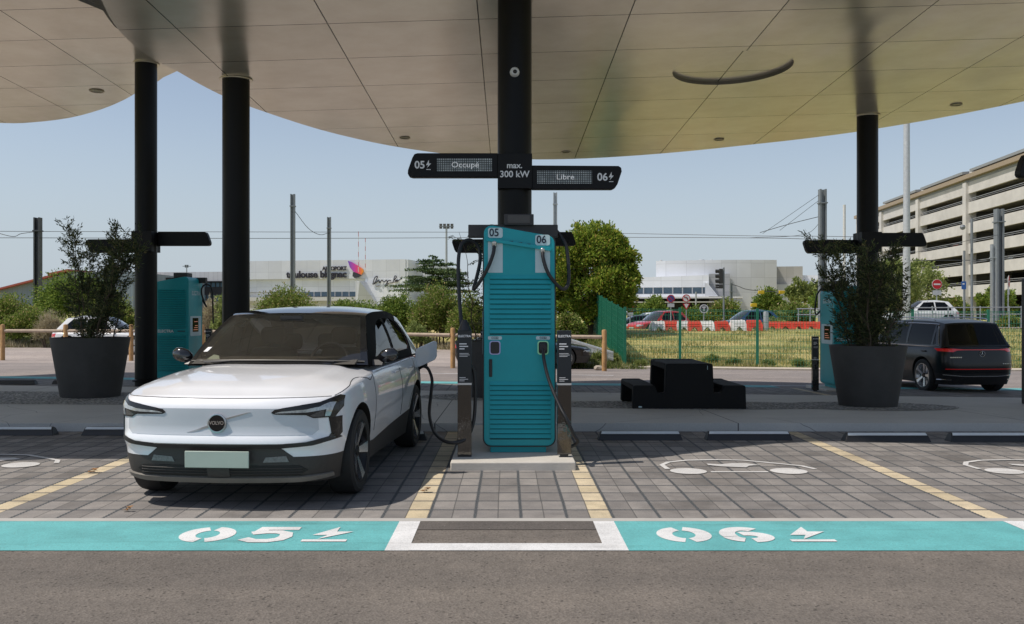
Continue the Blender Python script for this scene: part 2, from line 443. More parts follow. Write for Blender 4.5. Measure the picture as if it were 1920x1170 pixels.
def grass_mat():
    m, nt, b = new_mat('dry_grass_ground'); co = coord(nt)
    a = noise(nt, .22, 4, .6, co); f = noise(nt, 9, 6, .75, co)
    s = nt.nodes.new('ShaderNodeMapping'); s.inputs['Scale'].default_value = (.06, .5, .3); nt.links.new(co, s.inputs[0])
    band = noise(nt, 1.2, 3, .6, s.outputs[0])
    c = ramp(nt, band, [(.36, (.20, .24, .07)), (.5, (.46, .40, .16)), (.62, (.66, .54, .27))])
    c = mixc(nt, ramp(nt, a, [(.4, (0, 0, 0)), (.62, (.6, .6, .6))]), c, (.24, .28, .08))
    c = mixc(nt, 1.0, c, ramp(nt, f, [(.3, (.55, .55, .5)), (.7, (1.35, 1.3, 1.2))]), 'MULTIPLY')
    nt.links.new(c, b.inputs['Base Color']); b.inputs['Roughness'].default_value = 1; bump(nt, b, f, 1, .08); return m
M_grass = grass_mat()

# ================================================================ setting
def terrain():
    xs = [-700, -300, -160, -100, -70, -50]+list(range(-40, 62, 2))+[75, 100, 160, 300, 700]
    xs = sorted(set(xs) | {1, 4.4, 12, -12, 22, 17, 3, -1, 1.0})
    ys = [-15, -8, 0, 11.65, 17.5, 20, 25, 30, 33, 33.5, 36, 40, 44, 46, 50, 50.8, 53, 55.8, 60, 70, 90, 120, 200, 400, 900, 1800]
    n = len(xs)
    vs = [(x, y, gz(x, y)-.03) for y in ys for x in xs]
    fs = [(j*n+i, j*n+i+1, (j+1)*n+i+1, (j+1)*n+i) for j in range(len(ys)-1) for i in range(n-1)]
    tag(MB().add(vs, fs).build('ground', M_grass), kind='structure')
terrain()
sheet('driveway', -16, 16, -8, 6.585, 0, M_asph, 2)
zero = lambda x, y: 0.0
sheet('kerb_strip', -16, 16, 6.585, 6.68, 0.004, M_conc, 4, zf=zero)
sheet('parking_bay_pavers', -16, 16, 6.68, 11.6, 0, M_paver, 2, zf=zero)
# island of smooth concrete with a real kerb
def izf(x, y): return gz(x, y)
sheet('concrete_island', -22, 20, 11.62, 17.5, .10, M_island, .5, skirt=.2)
sheet('rear_bay_pavers', -22, 20, 17.5, 21.3, .004, M_paver, .5)
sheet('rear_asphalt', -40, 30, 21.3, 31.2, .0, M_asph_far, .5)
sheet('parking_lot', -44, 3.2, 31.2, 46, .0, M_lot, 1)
sheet('side_path', 3.2, 30, 31.2, 32.5, .05, mat('pale_path', (.48, .42, .34), .9, var=.15, vscale=8, bmp=.4), .5, skirt=.08)
sheet('access_road', 8, 60, 52, 62, .02, M_asph_far, 2)
# paint on the front strip
def flat(name, polys, z, m, zf=None, kind='structure', step=0):
    b = MB()
    for i, pl in enumerate(polys):
        zi = z+i*.0004 if len(polys) > 3 else z
        vs, fs = tri2d(pl, step=step) if isinstance(pl, list) else pl
        b.add([(v[0], v[1], (zf(v[0], v[1]) if zf else 0)+zi) for v in vs], fs)
    o = b.build(name, m, smooth=False)
    if kind: o['kind'] = kind
    return o
Q = lambda x0, x1, y0, y1: [(x0, y0), (x1, y0), (x1, y1), (x0, y1)]
flat('turquoise_marking', [Q(-16, -.76, 5.77, 6.582), Q(.76, 3.52, 5.77, 6.582), Q(3.66, 16, 5.77, 6.582)], .004, M_turq)
flat('white_marking', [Q(-.76, -.612, 5.77, 6.582), Q(.612, .76, 5.77, 6.582), Q(-.612, .612, 5.77, 5.95), Q(3.52, 3.66, 5.77, 6.582)], .0042, M_wpaint)
flat('fresh_asphalt_patch', [Q(-.612, .612, 6.33, 6.582)], .0035, M_asph_dark)
# stencilled numbers
def arc(cx, cy, rx, ry, a0, a1, n=24): return [(cx+rx*math.cos(R(a0+(a1-a0)*k/n)), cy+ry*math.sin(R(a0+(a1-a0)*k/n))) for k in range(n+1)]
def glyph0(x, y, w, h, t): return [ribbon(arc(x+w/2, y+h/2, w/2-t/2, h/2-t/2, 104, 262), t), ribbon(arc(x+w/2, y+h/2, w/2-t/2, h/2-t/2, -78, 82), t)]
def glyph5(x, y, w, h, t):
    return [[(x+w*.20, y+h), (x+w, y+h), (x+w, y+h-t*.8), (x+w*.40, y+h-t*.8), (x+w*.37, y+h*.56), (x+w*.12, y+h*.56)],
            ribbon([(x+w*.14, y+h*.57), (x+w*.4, y+h*.66), (x+w*.64, y+h*.66), (x+w*.82, y+h*.56), (x+w*.86, y+h*.36), (x+w*.78, y+h*.18), (x+w*.58, y+h*.085), (x+w*.3, y+h*.085), (x+w*.08, y+h*.22)], t*.85)]
def glyph6(x, y, w, h, t):
    return [ribbon(arc(x+w/2, y+h*.5, w/2-t/2, h*.5-t/2, 50, 200), t),
            ribbon(arc(x+w*.52, y+h*.33, w*.48-t/2, h*.34-t/2, -85, 110), t), ribbon(arc(x+w*.46, y+h*.40, w*.46-t/2, h*.40-t/2, 192, 255), t)]
def bolt(x, y, w, h):
    return [[(x+w*.55, y+h), (x+w*.12, y+h*.42), (x+w*.42, y+h*.42), (x+w*.28, y+h*.14), (x+w*.88, y+h*.66), (x+w*.55, y+h*.66)],
            Q(x, x+w*.86, y-.01, y+.045)]
for nm, x0, g in (('05', -2.17, glyph5), ('06', 1.0, glyph6)):
    t = .105
    polys = glyph0(x0, 5.97, .36, .42, t)+g(x0+.42, 5.97, .34, .42, t)+bolt(x0+.84, 5.99, .34, .40)
    flat('bay_number', polys, .0065, M_wpaint)
def ev_icon(cx, y0, name='charging_bay_symbol'):
    Xs = lambda u: cx-.72+u*1.44
    o = [ribbon([(Xs(.03), y0+.28), (Xs(.02), y0+.52), (Xs(.08), y0+.68), (Xs(.22), y0+.80), (Xs(.45), y0+.84), (Xs(.62), y0+.80), (Xs(.80), y0+.62), (Xs(.95), y0+.46), (Xs(1.0), y0+.28)], .05),
         ribbon([(Xs(.29), y0+.12), (Xs(.66), y0+.12)], .05),
         [(Xs(.15)+.17*math.cos(a*PI/12), y0+.16+.16*math.sin(a*PI/12)) for a in range(24)],
         [(Xs(.80)+.17*math.cos(a*PI/12), y0+.16+.16*math.sin(a*PI/12)) for a in range(24)],
         [(Xs(.40), y0+.42), (Xs(.56), y0+.36), (Xs(.60), y0+.46), (Xs(.68), y0+.50), (Xs(.60), y0+.60), (Xs(.50), y0+.60), (Xs(.42), y0+.54), (Xs(.33), y0+.58), (Xs(.33), y0+.50)]]
    flat(name, o, .006, M_wpaint2)
ev_icon(2.20, 8.50); ev_icon(5.15, 8.50); ev_icon(-5.15, 8.85)
# rear markings
def draped(name, q, dz, m): 
    return sheet(name, q[0], q[1], q[2], q[3], dz, m, .5)
draped('rear_turquoise_marking', (-22, -8.4, 21.35, 22.15), .008, M_turq); draped('rear_turquoise_marking', (-7.2, 6.3, 21.35, 22.15), .008, M_turq)
draped('rear_turquoise_marking', (8.6, 20, 21.35, 22.15), .008, M_turq)
draped('rear_white_marking', (-8.4, -7.2, 21.35, 21.5), .008, M_wpaint); draped('rear_white_marking', (6.3, 8.6, 22.0, 22.15), .008, M_wpaint)
draped('lane_line', (-4.0, 3.0, 26.0, 26.14), .008, M_wpaint)
for x in (-4.9, -2.2, 1.5, 4.2): draped('rear_bay_symbol', (x-.5, x+.5, 18.3, 18.42), .012, M_wpaint2)
draped('rear_bay_line', (3.55, 3.68, 17.5, 21.3), .012, M_wpaint2); draped('rear_bay_line', (-3.68, -3.55, 17.5, 21.3), .012, M_wpaint2)
draped('rear_bay_line', (-.7, -.58, 17.5, 21.3), .012, M_wpaint2); draped('rear_bay_line', (.68, .8, 17.5, 21.3), .012, M_wpaint2)
# gravel beds on the island
def disc(cx, cy, rx, ry, n=40): return [(cx+rx*math.cos(2*PI*k/n), cy+ry*math.sin(2*PI*k/n)) for k in range(n)]
flat('gravel_bed', [disc(5.7, 14.6, 1.35, .95)], .106, M_gravel, zf=gz, step=.5)
flat('gravel_bed', [disc(3.0, 14.6, 2.6, .85), disc(-.3, 16, 1.2, .8)], .104, M_gravel, zf=gz, step=.5)
flat('gravel_bed', [[(-15, 14.1), (-4.5, 14.1), (-4.0, 14.6), (-4.5, 16.3), (-15, 16.3)]], .104, M_gravel, zf=gz, step=.5)

# ================================================================ canopies
ca, cb_ = .03, -.025
def canopy_z(z0, X, Y): return z0+ca*X+cb_*Y
def cpx(px, py, z0):
    Y = (z0-CAMH)/((VY-py)/F-ca*(px-VX)/F-cb_)
    return ((px-VX)*Y/F, Y)
def canopy_mat():
    m, nt, b = new_mat('canopy_panels'); co = coord(nt)
    s = nt.nodes.new('ShaderNodeSeparateXYZ'); nt.links.new(co, s.inputs[0]); X, Y = s.outputs[0], s.outputs[1]
    dx = math_n(nt, 'PINGPONG', math_n(nt, 'ADD', X, .39), 1.05); dy = math_n(nt, 'PINGPONG', math_n(nt, 'SUBTRACT', Y, 13.3), .8)
    ix = math_n(nt, 'FLOOR', math_n(nt, 'DIVIDE', math_n(nt, 'ADD', X, .39), 2.1)); iy = math_n(nt, 'FLOOR', math_n(nt, 'DIVIDE', math_n(nt, 'SUBTRACT', Y, 13.3), 1.6))
    cb = nt.nodes.new('ShaderNodeCombineXYZ'); nt.links.new(ix, cb.inputs[0]); nt.links.new(iy, cb.inputs[1])
    wn = nt.nodes.new('ShaderNodeTexWhiteNoise'); nt.links.new(cb.outputs[0], wn.inputs[0])
    dirt = noise(nt, 1.1, 6, .65, co)
    c = ramp(nt, wn.outputs['Value'], [(0, (.86, .79, .65)), (1, (.92, .85, .71))])
    c = mixc(nt, 1.0, c, ramp(nt, dirt, [(.3, (.9, .88, .86)), (.65, (1.05, 1.05, 1.05))]), 'MULTIPLY')
    j = math_n(nt, 'MAXIMUM', math_n(nt, 'LESS_THAN', dx, .0085), math_n(nt, 'LESS_THAN', dy, .0085))
    c = mixc(nt, j, c, (.02, .018, .015))
    nt.links.new(c, b.inputs['Base Color']); b.inputs['Metallic'].default_value = .55
    b.inputs['Roughness'].default_value = .22
    mp = nt.nodes.new('ShaderNodeMapping'); mp.inputs['Scale'].default_value = (1, .35, 1); nt.links.new(co, mp.inputs[0])
    wv = noise(nt, .9, 2, .4, mp.outputs[0])
    h = math_n(nt, 'SUBTRACT', math_n(nt, 'ADD', math_n(nt, 'MULTIPLY', wv, 1.0), math_n(nt, 'MULTIPLY', wn.outputs['Value'], .0)), math_n(nt, 'MULTIPLY', j, .1))
    bump(nt, b, h, .5, .06); return m
M_canopy = canopy_mat(); M_rim = mat('canopy_rim', (.16, .15, .14), .5, .3, var=.05)
M_black = mat('black_metal', (.006, .006, .006), .38, 0, var=.15, vscale=2, spec=.18)
M_dark = mat('dark_recess', (.02, .02, .02), .8, var=0)
def canopy(label, outline, z0, recess=None, lights=()):
    c = wempty('canopy', (0, 14, z0), label, 'canopy')
    holes = [recess] if recess else []
    holes = [[(recess[0]+recess[2]*math.cos(2*PI*k/48), recess[1]+recess[2]*math.sin(2*PI*k/48)) for k in range(48)]] if recess else []
    vs, fs = tri2d(outline, holes, step=2.0)
    MB().add([(x, y, canopy_z(z0, x, y)) for x, y in vs], fs).build('soffit', M_canopy, c, smooth=False, off=True)
    n = len(outline); b = MB()
    lv = [(0, 0), (.0, .07)]
    b.add([(x, y, canopy_z(z0, x, y)+h) for _, h in lv for x, y in outline], [(i, (i+1) % n, (i+1) % n+n, i+n) for i in range(n)])
    vs2, fs2 = tri2d(outline, (), step=3.0)
    b.add([(x, y, canopy_z(z0, x, y)+.07) for x, y in vs2], fs2)
    b.build('rim', M_rim, c)
    if recess:
        h = holes[0]; k = len(h)
        b = MB().add([(x, y, canopy_z(z0, x, y)+d) for d in (0, .11) for x, y in h], [(i, (i+1) % k, (i+1) % k+k, i+k) for i in range(k)])
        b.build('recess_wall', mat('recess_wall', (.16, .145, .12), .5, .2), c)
        b = MB().add([(x, y, canopy_z(z0, x, y)+.062) for x, y in h], [tuple(range(k))])
        o = b.build('recess_panel', M_canopy, c)
    for (x, y, r) in lights:
        l = MB().lathe([(r*1.25, -.004), (r*1.25, -.02), (r, -.02), (r*.92, .0)], 24, (x, y, canopy_z(z0, x, y)), close=False).build('downlight', mat('downlight_ring', (.3, .27, .2), .4, .6), c)
        g = MB().cyl((x, y, canopy_z(z0, x, y)-.012), r*.93, .004).build('lens', mat('downlight_lens', (.08, .065, .045), .2), c)
        g.parent = l
    return c
Z1, Z2 = 5.9, 7.4
far_edge = [(190, 0), (214, 45), (250, 84), (290, 112), (335, 135), (375, 158), (430, 185), (500, 211), (600, 243), (700, 267), (780, 281), (850, 290), (930, 296.5), (1010, 299), (1100, 297), (1200, 291), (1300, 282.5), (1400, 272), (1500, 261), (1600, 248), (1700, 232), (1800, 214), (1920, 190)]
fe = [cpx(a, b, Z1) for a, b in far_edge]
far_c = [(13.5, 18.7), (15.5, 16.5), (16.5, 13.5), (15.5, 11), (12.5, 9.3), (9, 8.9), (6, 9.0), (3.8, 9.2), (2.0, 9.6), (.6, 9.9), (-.4, 9.6), (-1.4, 8.9), (-2.5, 8.4), (-3.5, 8.1), (-4.7, 8.2), (-5.3, 9.3), (-5.6, 10.6)]
main_out = [(p.x, p.y) for p in smooth_path([(*p, 0) for p in fe], 3)]+[(p.x, p.y) for p in smooth_path([(fe[-1][0]+.02, fe[-1][1]-.02, 0)]+[(*p, 0) for p in far_c], 4)][1:]
L1 = [cpx(a, b, Z1)+(.11,) for a, b in ((759, 258), (1061, 284.5), (1348, 261), (1793, 195.5))]
rc = cpx(1373, 129, Z1)
main_canopy = canopy('large beige metal canopy with a round recess, carried on black columns over the chargers', main_out, Z1, (rc[0], rc[1], 1.0), [(a, b, r*.85) for a, b, r in L1])
le = [cpx(a, b, Z2) for a, b in [(-300, 190), (-150, 222), (0, 230.5), (60, 229.5), (130, 221), (190, 205), (235, 186), (265, 168), (297, 152)]]
lc = [cpx(a, b, Z2) for a, b in [(326, 130), (300, 105), (215, 50), (145, 0)]]+[(-9.9, 13.2), (-9.5, 11.6), (-8.3, 10.2), (-7.7, 9.0), (-9.5, 8.2), (-13, 8.5), (-17, 10), (-20, 14), (-20, 18)]
left_out = [(p.x, p.y) for p in smooth_path([(*p, 0) for p in le], 3)]+[(p.x, p.y) for p in smooth_path([(le[-1][0]-.02, le[-1][1]-.02, 0)]+[(*p, 0) for p in lc], 3)][1:]
l2 = cpx(181, 170, Z2)
canopy('higher beige metal canopy at the upper left, tucked above the larger one', left_out, Z2, None, [(l2[0], l2[1], .13)])
u3 = 7.85
uo = [cpx(a, b, u3) for a, b in [(150, 70), (240, 130), (298, 149), (337, 131), (450, 95), (600, 50), (700, 0)]]+[(-2.4, 11.5), (-3.2, 9.2), (-5, 8.3), (-9, 8.4), (-11, 11)]  # unseen spread added to close the sunny gap over the island
canopy('topmost beige canopy piece, glimpsed in a wedge, its hidden spread added to block sun', uo, u3)
# ---- columns
def column(X, Y, r, z0, label, zt, rot=0):
    zb = gz(X, Y)
    c = wempty('support_column', (X, Y, zb), label, 'column', 'black round columns carrying the canopies')
    top = canopy_z(zt, X, Y)
    MB().cyl((X, Y, zb-.05), r, top-zb+.04, 40).build('shaft', M_black, c)
    MB().lathe([(r+.002, 0), (r+.05, 0), (r+.05, -.012), (r+.002, -.012)], 40, (X, Y, top-.003), close=False).build('ceiling_collar', M_canopy, c)
    MB().lathe([(r+.001, .1), (r+.05, .1), (r+.05, .13), (r+.001, .15)], 40, (X, Y, zb+(0 if Y > 17.5 else .0)), close=False).build('base_flange', M_black, c)
    return c
MC = (.104, 12.12)
mcol = column(*MC, .2225, 0, 'thick black column rising behind the front teal charger', Z1)
column(-4.52, 15.5, .222, 0, 'black column behind the white car roof, topping out at the canopy edge', Z1)
column(-7.54, 19.4, .222, 0, 'black column behind the left planter, left of the white car', Z2)
column(7.62, 19.6, .215, 0, 'black column behind the right planter', Z1)
column(.15, 19.4, .2, 0, 'black column of the rear row, hidden behind the front charger', Z1)
column(7.75, 12.12, .2225, 0, 'black column at the right edge of the photo', Z1) if False else None
# ================================================================ charger materials
M_teal = mat('teal_powder_coat', (.006, .33, .37), .42, .1, var=.06, vscale=3, bmp=.05, bscale=400)
M_teal2 = mat('teal_slats', (.006, .32, .36), .45, .1, var=.06, vscale=3)
M_pale = mat('pale_label', (.52, .66, .68), .5, var=.04)
M_navy = mat('navy_print', (.01, .02, .04), .5, var=0)
M_white = mat('white_print', (.8, .8, .8), .5, var=0)
M_rubber = mat('black_rubber', (.014, .014, .015), .45, var=.2, vscale=12)
M_plastic = mat('black_plastic', (.018, .018, .019), .4, var=.1)
M_gloss = mat('black_gloss_panel', (.006, .007, .008), .08, var=0)
M_chrome = mat('mirror_steel', (.11, .108, .105), .04, 1.0, var=.1, vscale=5, bmp=.25, bscale=7)
M_steel = mat('brushed_steel', (.55, .55, .55), .3, 1.0, var=.1)
M_frame = mat('charger_frame', (.035, .033, .032), .55, var=.2)
M_signb = mat('sign_black', (.011, .011, .012), .5, var=.1, spec=.2)
M_teal_dark = mat('teal_gap', (.002, .03, .04), .7, var=0)

def cab_outline(x0, x1, z0, zl, zr, r=.085):
    """front outline (x,z) of the cabinet with the raked top"""
    o = []
    for cx, cz, a0, a1 in ((x0+r, z0+r, 180, 270), (x1-r, z0+r, 270, 360)):
        for k in range(7): t = R(a0+(a1-a0)*k/6); o.append((cx+r*math.cos(t), cz+r*math.sin(t)))
    sl = math.atan2(zr-zl, x1-x0); rr = r*1.05
    for k in range(8): t = R(0)+(PI/2+sl)*k/7; o.append((x1-rr+rr*math.cos(t), zr-rr+rr*math.sin(t)))
    for k in range(8): t = PI/2+sl+(PI/2-sl)*k/7; o.append((x0+rr+rr*math.cos(t), zl-rr*.95+rr*math.sin(t)))
    return o
W_, H0, HL, HR = .732, .06, 2.285, 2.19
def charger(loc, rz, label, detail=True):
    c = empty('ev_charger', loc, rz, label, 'charging station', 'teal electric car charging stations')
    hw = W_/2; D = .92
    o = cab_outline(-hw, hw, H0, HL, HR)
    MB().prism(o, 'y', .012, D).build('cabinet', M_teal, c, bevel=.008)
    oi = cab_outline(-hw+.012, hw-.012, H0+.012, HL-.012, HR-.012, .075)
    MB().prism(o, 'y', -.0, .008).build('door_seal', M_plastic, c)
    MB().prism(oi, 'y', -.014, .0).build('front_door', M_teal, c, bevel=.006)
    MB().box(-.29, .27, .03, D-.05, -.0, H0+.01).build('base_plinth', M_teal, c, bevel=.004)
    s = 187.1
    Xp = lambda px: (px-973.5)/s
    Zp = lambda py: 2.36-.08-(py-422)/s
    # louvres
    def louv(z0, z1, n, y, sgn, x0=-.295, x1=.315, nm='louvre_panel'):
        b = MB(); p = (z1-z0)/n
        g = MB()
        for k in range(n):
            a = z0+k*p
            b.add([(x0, y, a+p*.04), (x1, y, a+p*.04), (x1, y-sgn*.015, a+p*.22), (x0, y-sgn*.015, a+p*.22), (x1, y-sgn*.001, a+p*.98), (x0, y-sgn*.001, a+p*.98)],
                  [(0, 1, 2, 3), (3, 2, 4, 5), (0, 3, 5), (1, 4, 2)])
            g.box(x0, x1, min(y+sgn*.0005, y-sgn*.0012), max(y+sgn*.0005, y-sgn*.0012), a-p*.14, a+p*.05)
        q = b.build(nm, M_teal2, c, smooth=False)
        g.build('louvre_gaps', M_teal_dark, q)
    louv(Zp(626), Zp(515), 12, -.015, 1); louv(Zp(822), Zp(714), 12, -.015, 1)
    louv(.22, 1.02, 21, D+.001, -1, -.30, .30); louv(1.16, 2.02, 22, D+.001, -1, -.30, .30)
    text('lettering', 'ELECTRA', .085, M_white, (-.14*-1, D+.006, 1.09), c, '+y', bold=.002, extr=.001)
    MB().box(-.29, -.12, D, D+.006, 1.082, 1.102).build('vent_slot', M_plastic, c)
    for sx, f in ((-1, '-x'), (1, '+x')):
        x = sx*hw
        text('lettering', 'ELECTRA', .13, M_pale, (x+sx*.003, .46, 1.93), c, f, bold=.003, extr=.001)
        o1 = MB().prism(rrect(.10, .82, .98, 1.42, .04), 'x', x-.002, x+.005) if sx > 0 else MB().prism(rrect(.10, .82, .98, 1.42, .04), 'x', x-.005, x+.002)
        sp = o1.build('screen_surround', M_pale, c)
        MB().box(min(x, x+sx*.010), max(x, x+sx*.010), .30, .68, 1.07, 1.38).build('screen', M_gloss, sp)
        b = MB()
        for k in range(5):
            if k != 3: b.box(min(x+sx*.010, x+sx*.0115), max(x+sx*.010, x+sx*.0115), .34, .64-.05*(k % 3), 1.11+k*.045, 1.125+k*.045)
        b.build('screen_glow', mat('screen_text', (.2, .08, .05), .4, var=0, emit=(.9, .35, .2), es=.25), sp)
    # number tiles, ledge, pale strips
    y = -.0145
    MB().prism([(Xp(912), Zp(452)), (Xp(1033), Zp(471)), (Xp(1033), Zp(465)), (Xp(1030), Zp(464)), (Xp(914), Zp(446)), (Xp(912), Zp(447))], 'y', y-.03, y).build('cable_ledge', M_teal, c, bevel=.002)
    for px in (958, 975, 990): MB().box(Xp(px-4), Xp(px+4), y-.028, y-.008, Zp(457+(px-958)*.16), Zp(452+(px-958)*.16)).build('ledge_bracket', M_plastic, c)
    for n, x0, z0, zt in (('05', 915, 446, 427), ('06', 1003.5, 460, 440)):
        t = MB().prism(rrect(Xp(x0), Xp(x0+27.5), Zp(z0), Zp(zt), .022), 'y', y-.004, y).build('number_tile', M_pale, c)
        text('number', n, .108, M_navy, (Xp(x0+11.5), y-.006, Zp(zt+9.6)), t, bold=.0018, extr=.001, sx=.92)
        MB().box(Xp(x0), Xp(x0+27.5), y-.002, y, Zp(511), Zp(z0+6)).build('pale_strip', M_pale, c)
        # sockets
    for px, py, col, nm in ((928, 650.5, (.25, .3, .9), 'blue'), (1018, 650.5, (.15, .95, .35), 'green')):
        MB().prism(rrect(Xp(px-13), Xp(px+13), Zp(636.5), Zp(630), .012), 'y', y-.003, y).build('socket_label', M_pale, c)
        text('label_text', 'CCS2', .03, M_navy, (Xp(px), y-.005, Zp(633.3)), c, bold=.0005, extr=.0006)
        fr = rrect(Xp(px-10.3), Xp(px+10.3), Zp(664.4), Zp(638.6), .028)
        MB().prism(fr, 'y', y-.007, y).build('socket_ring', mat('socket_glow_'+nm, tuple(.35+.2*v for v in col), .5, var=0, emit=col, es=.12), c)
        MB().prism(rrect(Xp(px-8.3), Xp(px+8.3), Zp(662.5), Zp(640.5), .022), 'y', y-.016, y-.006).build('socket', M_plastic, c)
    MB().box(Xp(917), Xp(923), y-.012, y, Zp(706), Zp(673)).build('door_handle', M_plastic, c, bevel=.006)
    # holstered connector on the 06 side
    MB().prism([(Xp(1011), Zp(658)), (Xp(1025), Zp(658)), (Xp(1025), Zp(647)), (Xp(1022), Zp(643)), (Xp(1014), Zp(643)), (Xp(1011), Zp(647))], 'y', y-.07, y-.01).build('connector', M_plastic, c, bevel=.008)
    # crossbeam carrying the cables on the top
    b = MB().box(Xp(877), Xp(1047), .10, .24, HR-.02, Zp(419)); b.box(Xp(945), Xp(1001), .05, .42, Zp(419)-.01, Zp(400))
    b.build('cable_gantry', M_frame, c, bevel=.006)
    MB().box(Xp(952), Xp(994), .045, .052, Zp(417), Zp(402)).build('gantry_cover', mat('grey_cover', (.07, .065, .06), .5), c, bevel=.003)
    def cable(pts, r=.0185, nm='charging_cable'):
        return MB().tube(smooth_path(pts, 10), r, 10).build(nm, M_rubber, c)
    P = lambda px, py, yy: (Xp(px), yy, Zp(py))
    cable([P(927, 456, -.03), P(925, 475, -.06), P(916, 500, -.07), P(902, 525, -.05), P(888, 542, -.0), P(893, 520, .08), P(899, 490, .14), P(898, 466, .16), P(889, 452, .15), P(876, 448, .12), P(864, 458, .08), P(859, 490, .04), P(861, 550, -.02), P(866, 604, -.12), P(868, 612, -.17)])
    cable([P(1017, 468, -.03), P(1018, 485, -.06), P(1026, 510, -.07), P(1040, 530, -.06), P(1056, 542, -.02), P(1066, 530, .04), P(1067, 500, .08), P(1063, 460, .12), P(1053, 440, .15), P(1045, 430, .16)])
    for px, py in ((927, 452), (1017, 465)):
        MB().lathe([(.017, 0), (.026, -.01), (.026, -.05), (.019, -.06)], 16, P(px, py, -.03)).build('cable_gland', M_steel, c)
    MB().lathe([(.05, .0), (.02, .06)], 16, P(884, 441, .17)).build('cable_hook', M_frame, c)
    return c, P
def plinth(X0, X1, Y0, Y1, label, zf=None, top=.08):
    b = MB(); z = min(gz(x, y) for x in (X0, X1) for y in (Y0, Y1))
    zt = (sum(gz(x, y) for x in (X0, X1) for y in (Y0, Y1))/4)+top
    o = b.box(X0, X1, Y0, Y1, z-.05, zt).build('concrete_plinth', mat('plinth_concrete', (.52, .49, .44), .85, var=.1, vscale=4, bmp=.3, bscale=50), None, bevel=.012)
    tag(o, label, 'plinth', 'concrete plinths under the charging stations'); return zt
plinth(-.53, .65, 8.72, 11.6, 'low concrete plinth under the front teal charger')
CH = (.126, 9.3, .08)
ch, P0 = charger(CH, 0, 'teal charging station numbered 05 and 06 in front, louvred doors and black cables')
ch2 = []
for X, Y, lb, extra in ((-7.35, 21.3, 'teal charging station seen from behind at the left, between the planter and white car', 1), (7.56, 21.3, 'teal charging station seen from behind at the right, half hidden by the potted shrub', 1), (.02, 21.5, 'teal charging station of the rear row, hidden behind the front one', 1)):
    zt = plinth(X-.6, X+.6, Y-1.1, Y+.3, {-7.35: 'concrete plinth under the left rear charging station', 7.56: 'concrete plinth under the right rear charging station', .02: 'concrete plinth under the middle rear charging station'}[X], top=.06)
    k = copy_tree(ch); k.location = (X, Y, zt); k.rotation_euler = (0, 0, PI); k['label'] = lb; ch2.append(k)
# 06 charging lead hanging down to the right of the front charger
def pw(px, py, Y): return Vector(at(px, py, Y))
tag(MB().tube(smooth_path([pw(1018, 655, 9.21), pw(1021, 680, 9.17), pw(1030, 715, 9.1), pw(1048, 758, 8.98), pw(1062, 785, 8.9), pw(1076, 815, 8.9), pw(1083, 828, 8.95), pw(1068, 838, 9.25), pw(1056, 832, 9.5)], 8), .017, 10).build('charging_cable', M_rubber, None),
    'black cable hanging from the 06 connector and slanting past the right stele', 'cable')
# ---- steles
def stele(X, Y, z, label, cone=True, hh=1.23, rz=0):
    s = empty('information_stele', (X, Y, z), rz, label, 'stele', 'slim black steles beside the charging stations')
    MB().box(-.068, .068, 0, .09, hh*.585, hh).build('printed_panel', mat('stele_navy', (.008, .012, .017), .3, var=0), s, bevel=.003)
    MB().box(-.068, .068, .001, .09, .0 if cone else .03, hh*.57).build('mirror_panel', M_chrome, s, bevel=.003)
    MB().box(-.069, .069, -.001, .091, hh*.57, hh*.585).build('metal_band', mat('pale_band', (.6, .6, .6), .3, .6), s)
    text('lettering', 'ELECTRA', .03, M_white, (0, -.002, hh-.055), s, bold=.0008, extr=.0008)
    b = MB()
    for k, wd in enumerate((.07, .085, .05)): b.box(-.05, -.05+wd, -.0015, 0, hh-.135-k*.024, hh-.125-k*.024)
    for k, wd in enumerate((.09, .1, .08)): b.box(-.05, -.05+wd, -.0015, 0, hh-.225-k*.014, hh-.221-k*.014)
    for k, wd in enumerate((.06, .085, .05)): b.box(-.05, -.05+wd, -.0015, 0, hh-.46-k*.016, hh-.455-k*.016)
    b.build('small_print', M_white, s)
    if cone: MB().lathe([(.066, 0), (.05, .04), (.024, .10), (.02, .105)], 16, (0, .045, hh)).build('cable_boot', M_plastic, s)
    else: MB().box(-.04, .04, .02, .08, -.0, .05).build('foot', M_plastic, s)
    return s
stele(-.41, 9.03, .08, 'slim stele to the left of the front charger, a cable rising from its top')
stele(.56, 9.0, .08, 'slim stele to the right of the front charger, without a cable', False)
stele(6.73, 20.2, gz(6.73, 20.2)+.0, 'slim black stele left of the right rear charger', False, 1.2)
stele(-6.72, 20.9, gz(-6.72, 20.9)+.0, 'slim black stele right of the left rear charger', False, 1.2)
stele(-.52, 20.9, gz(-.52, 20.9), 'slim black stele of the rear row, seen left of the front charger', False, 1.25)
# charging lead to the car
lead = [pw(872, 700, 9.06), pw(886, 690, 9.12), pw(891, 730, 9.12), pw(888, 790, 9.1), pw(874, 822, 9.05), pw(850, 830, 9.0), pw(828, 824, 9.1), pw(812, 805, 9.5), pw(805, 775, 9.9), pw(808, 740, 10.25), pw(810, 712, 10.4), pw(803, 692, 10.5), pw(794, 687, 10.55), pw(787, 690, 10.58)]
tag(MB().tube(smooth_path(lead, 10), .0175, 10).build('charging_cable', M_rubber, None), 'black cable looping from the left stele into the white car', 'cable')

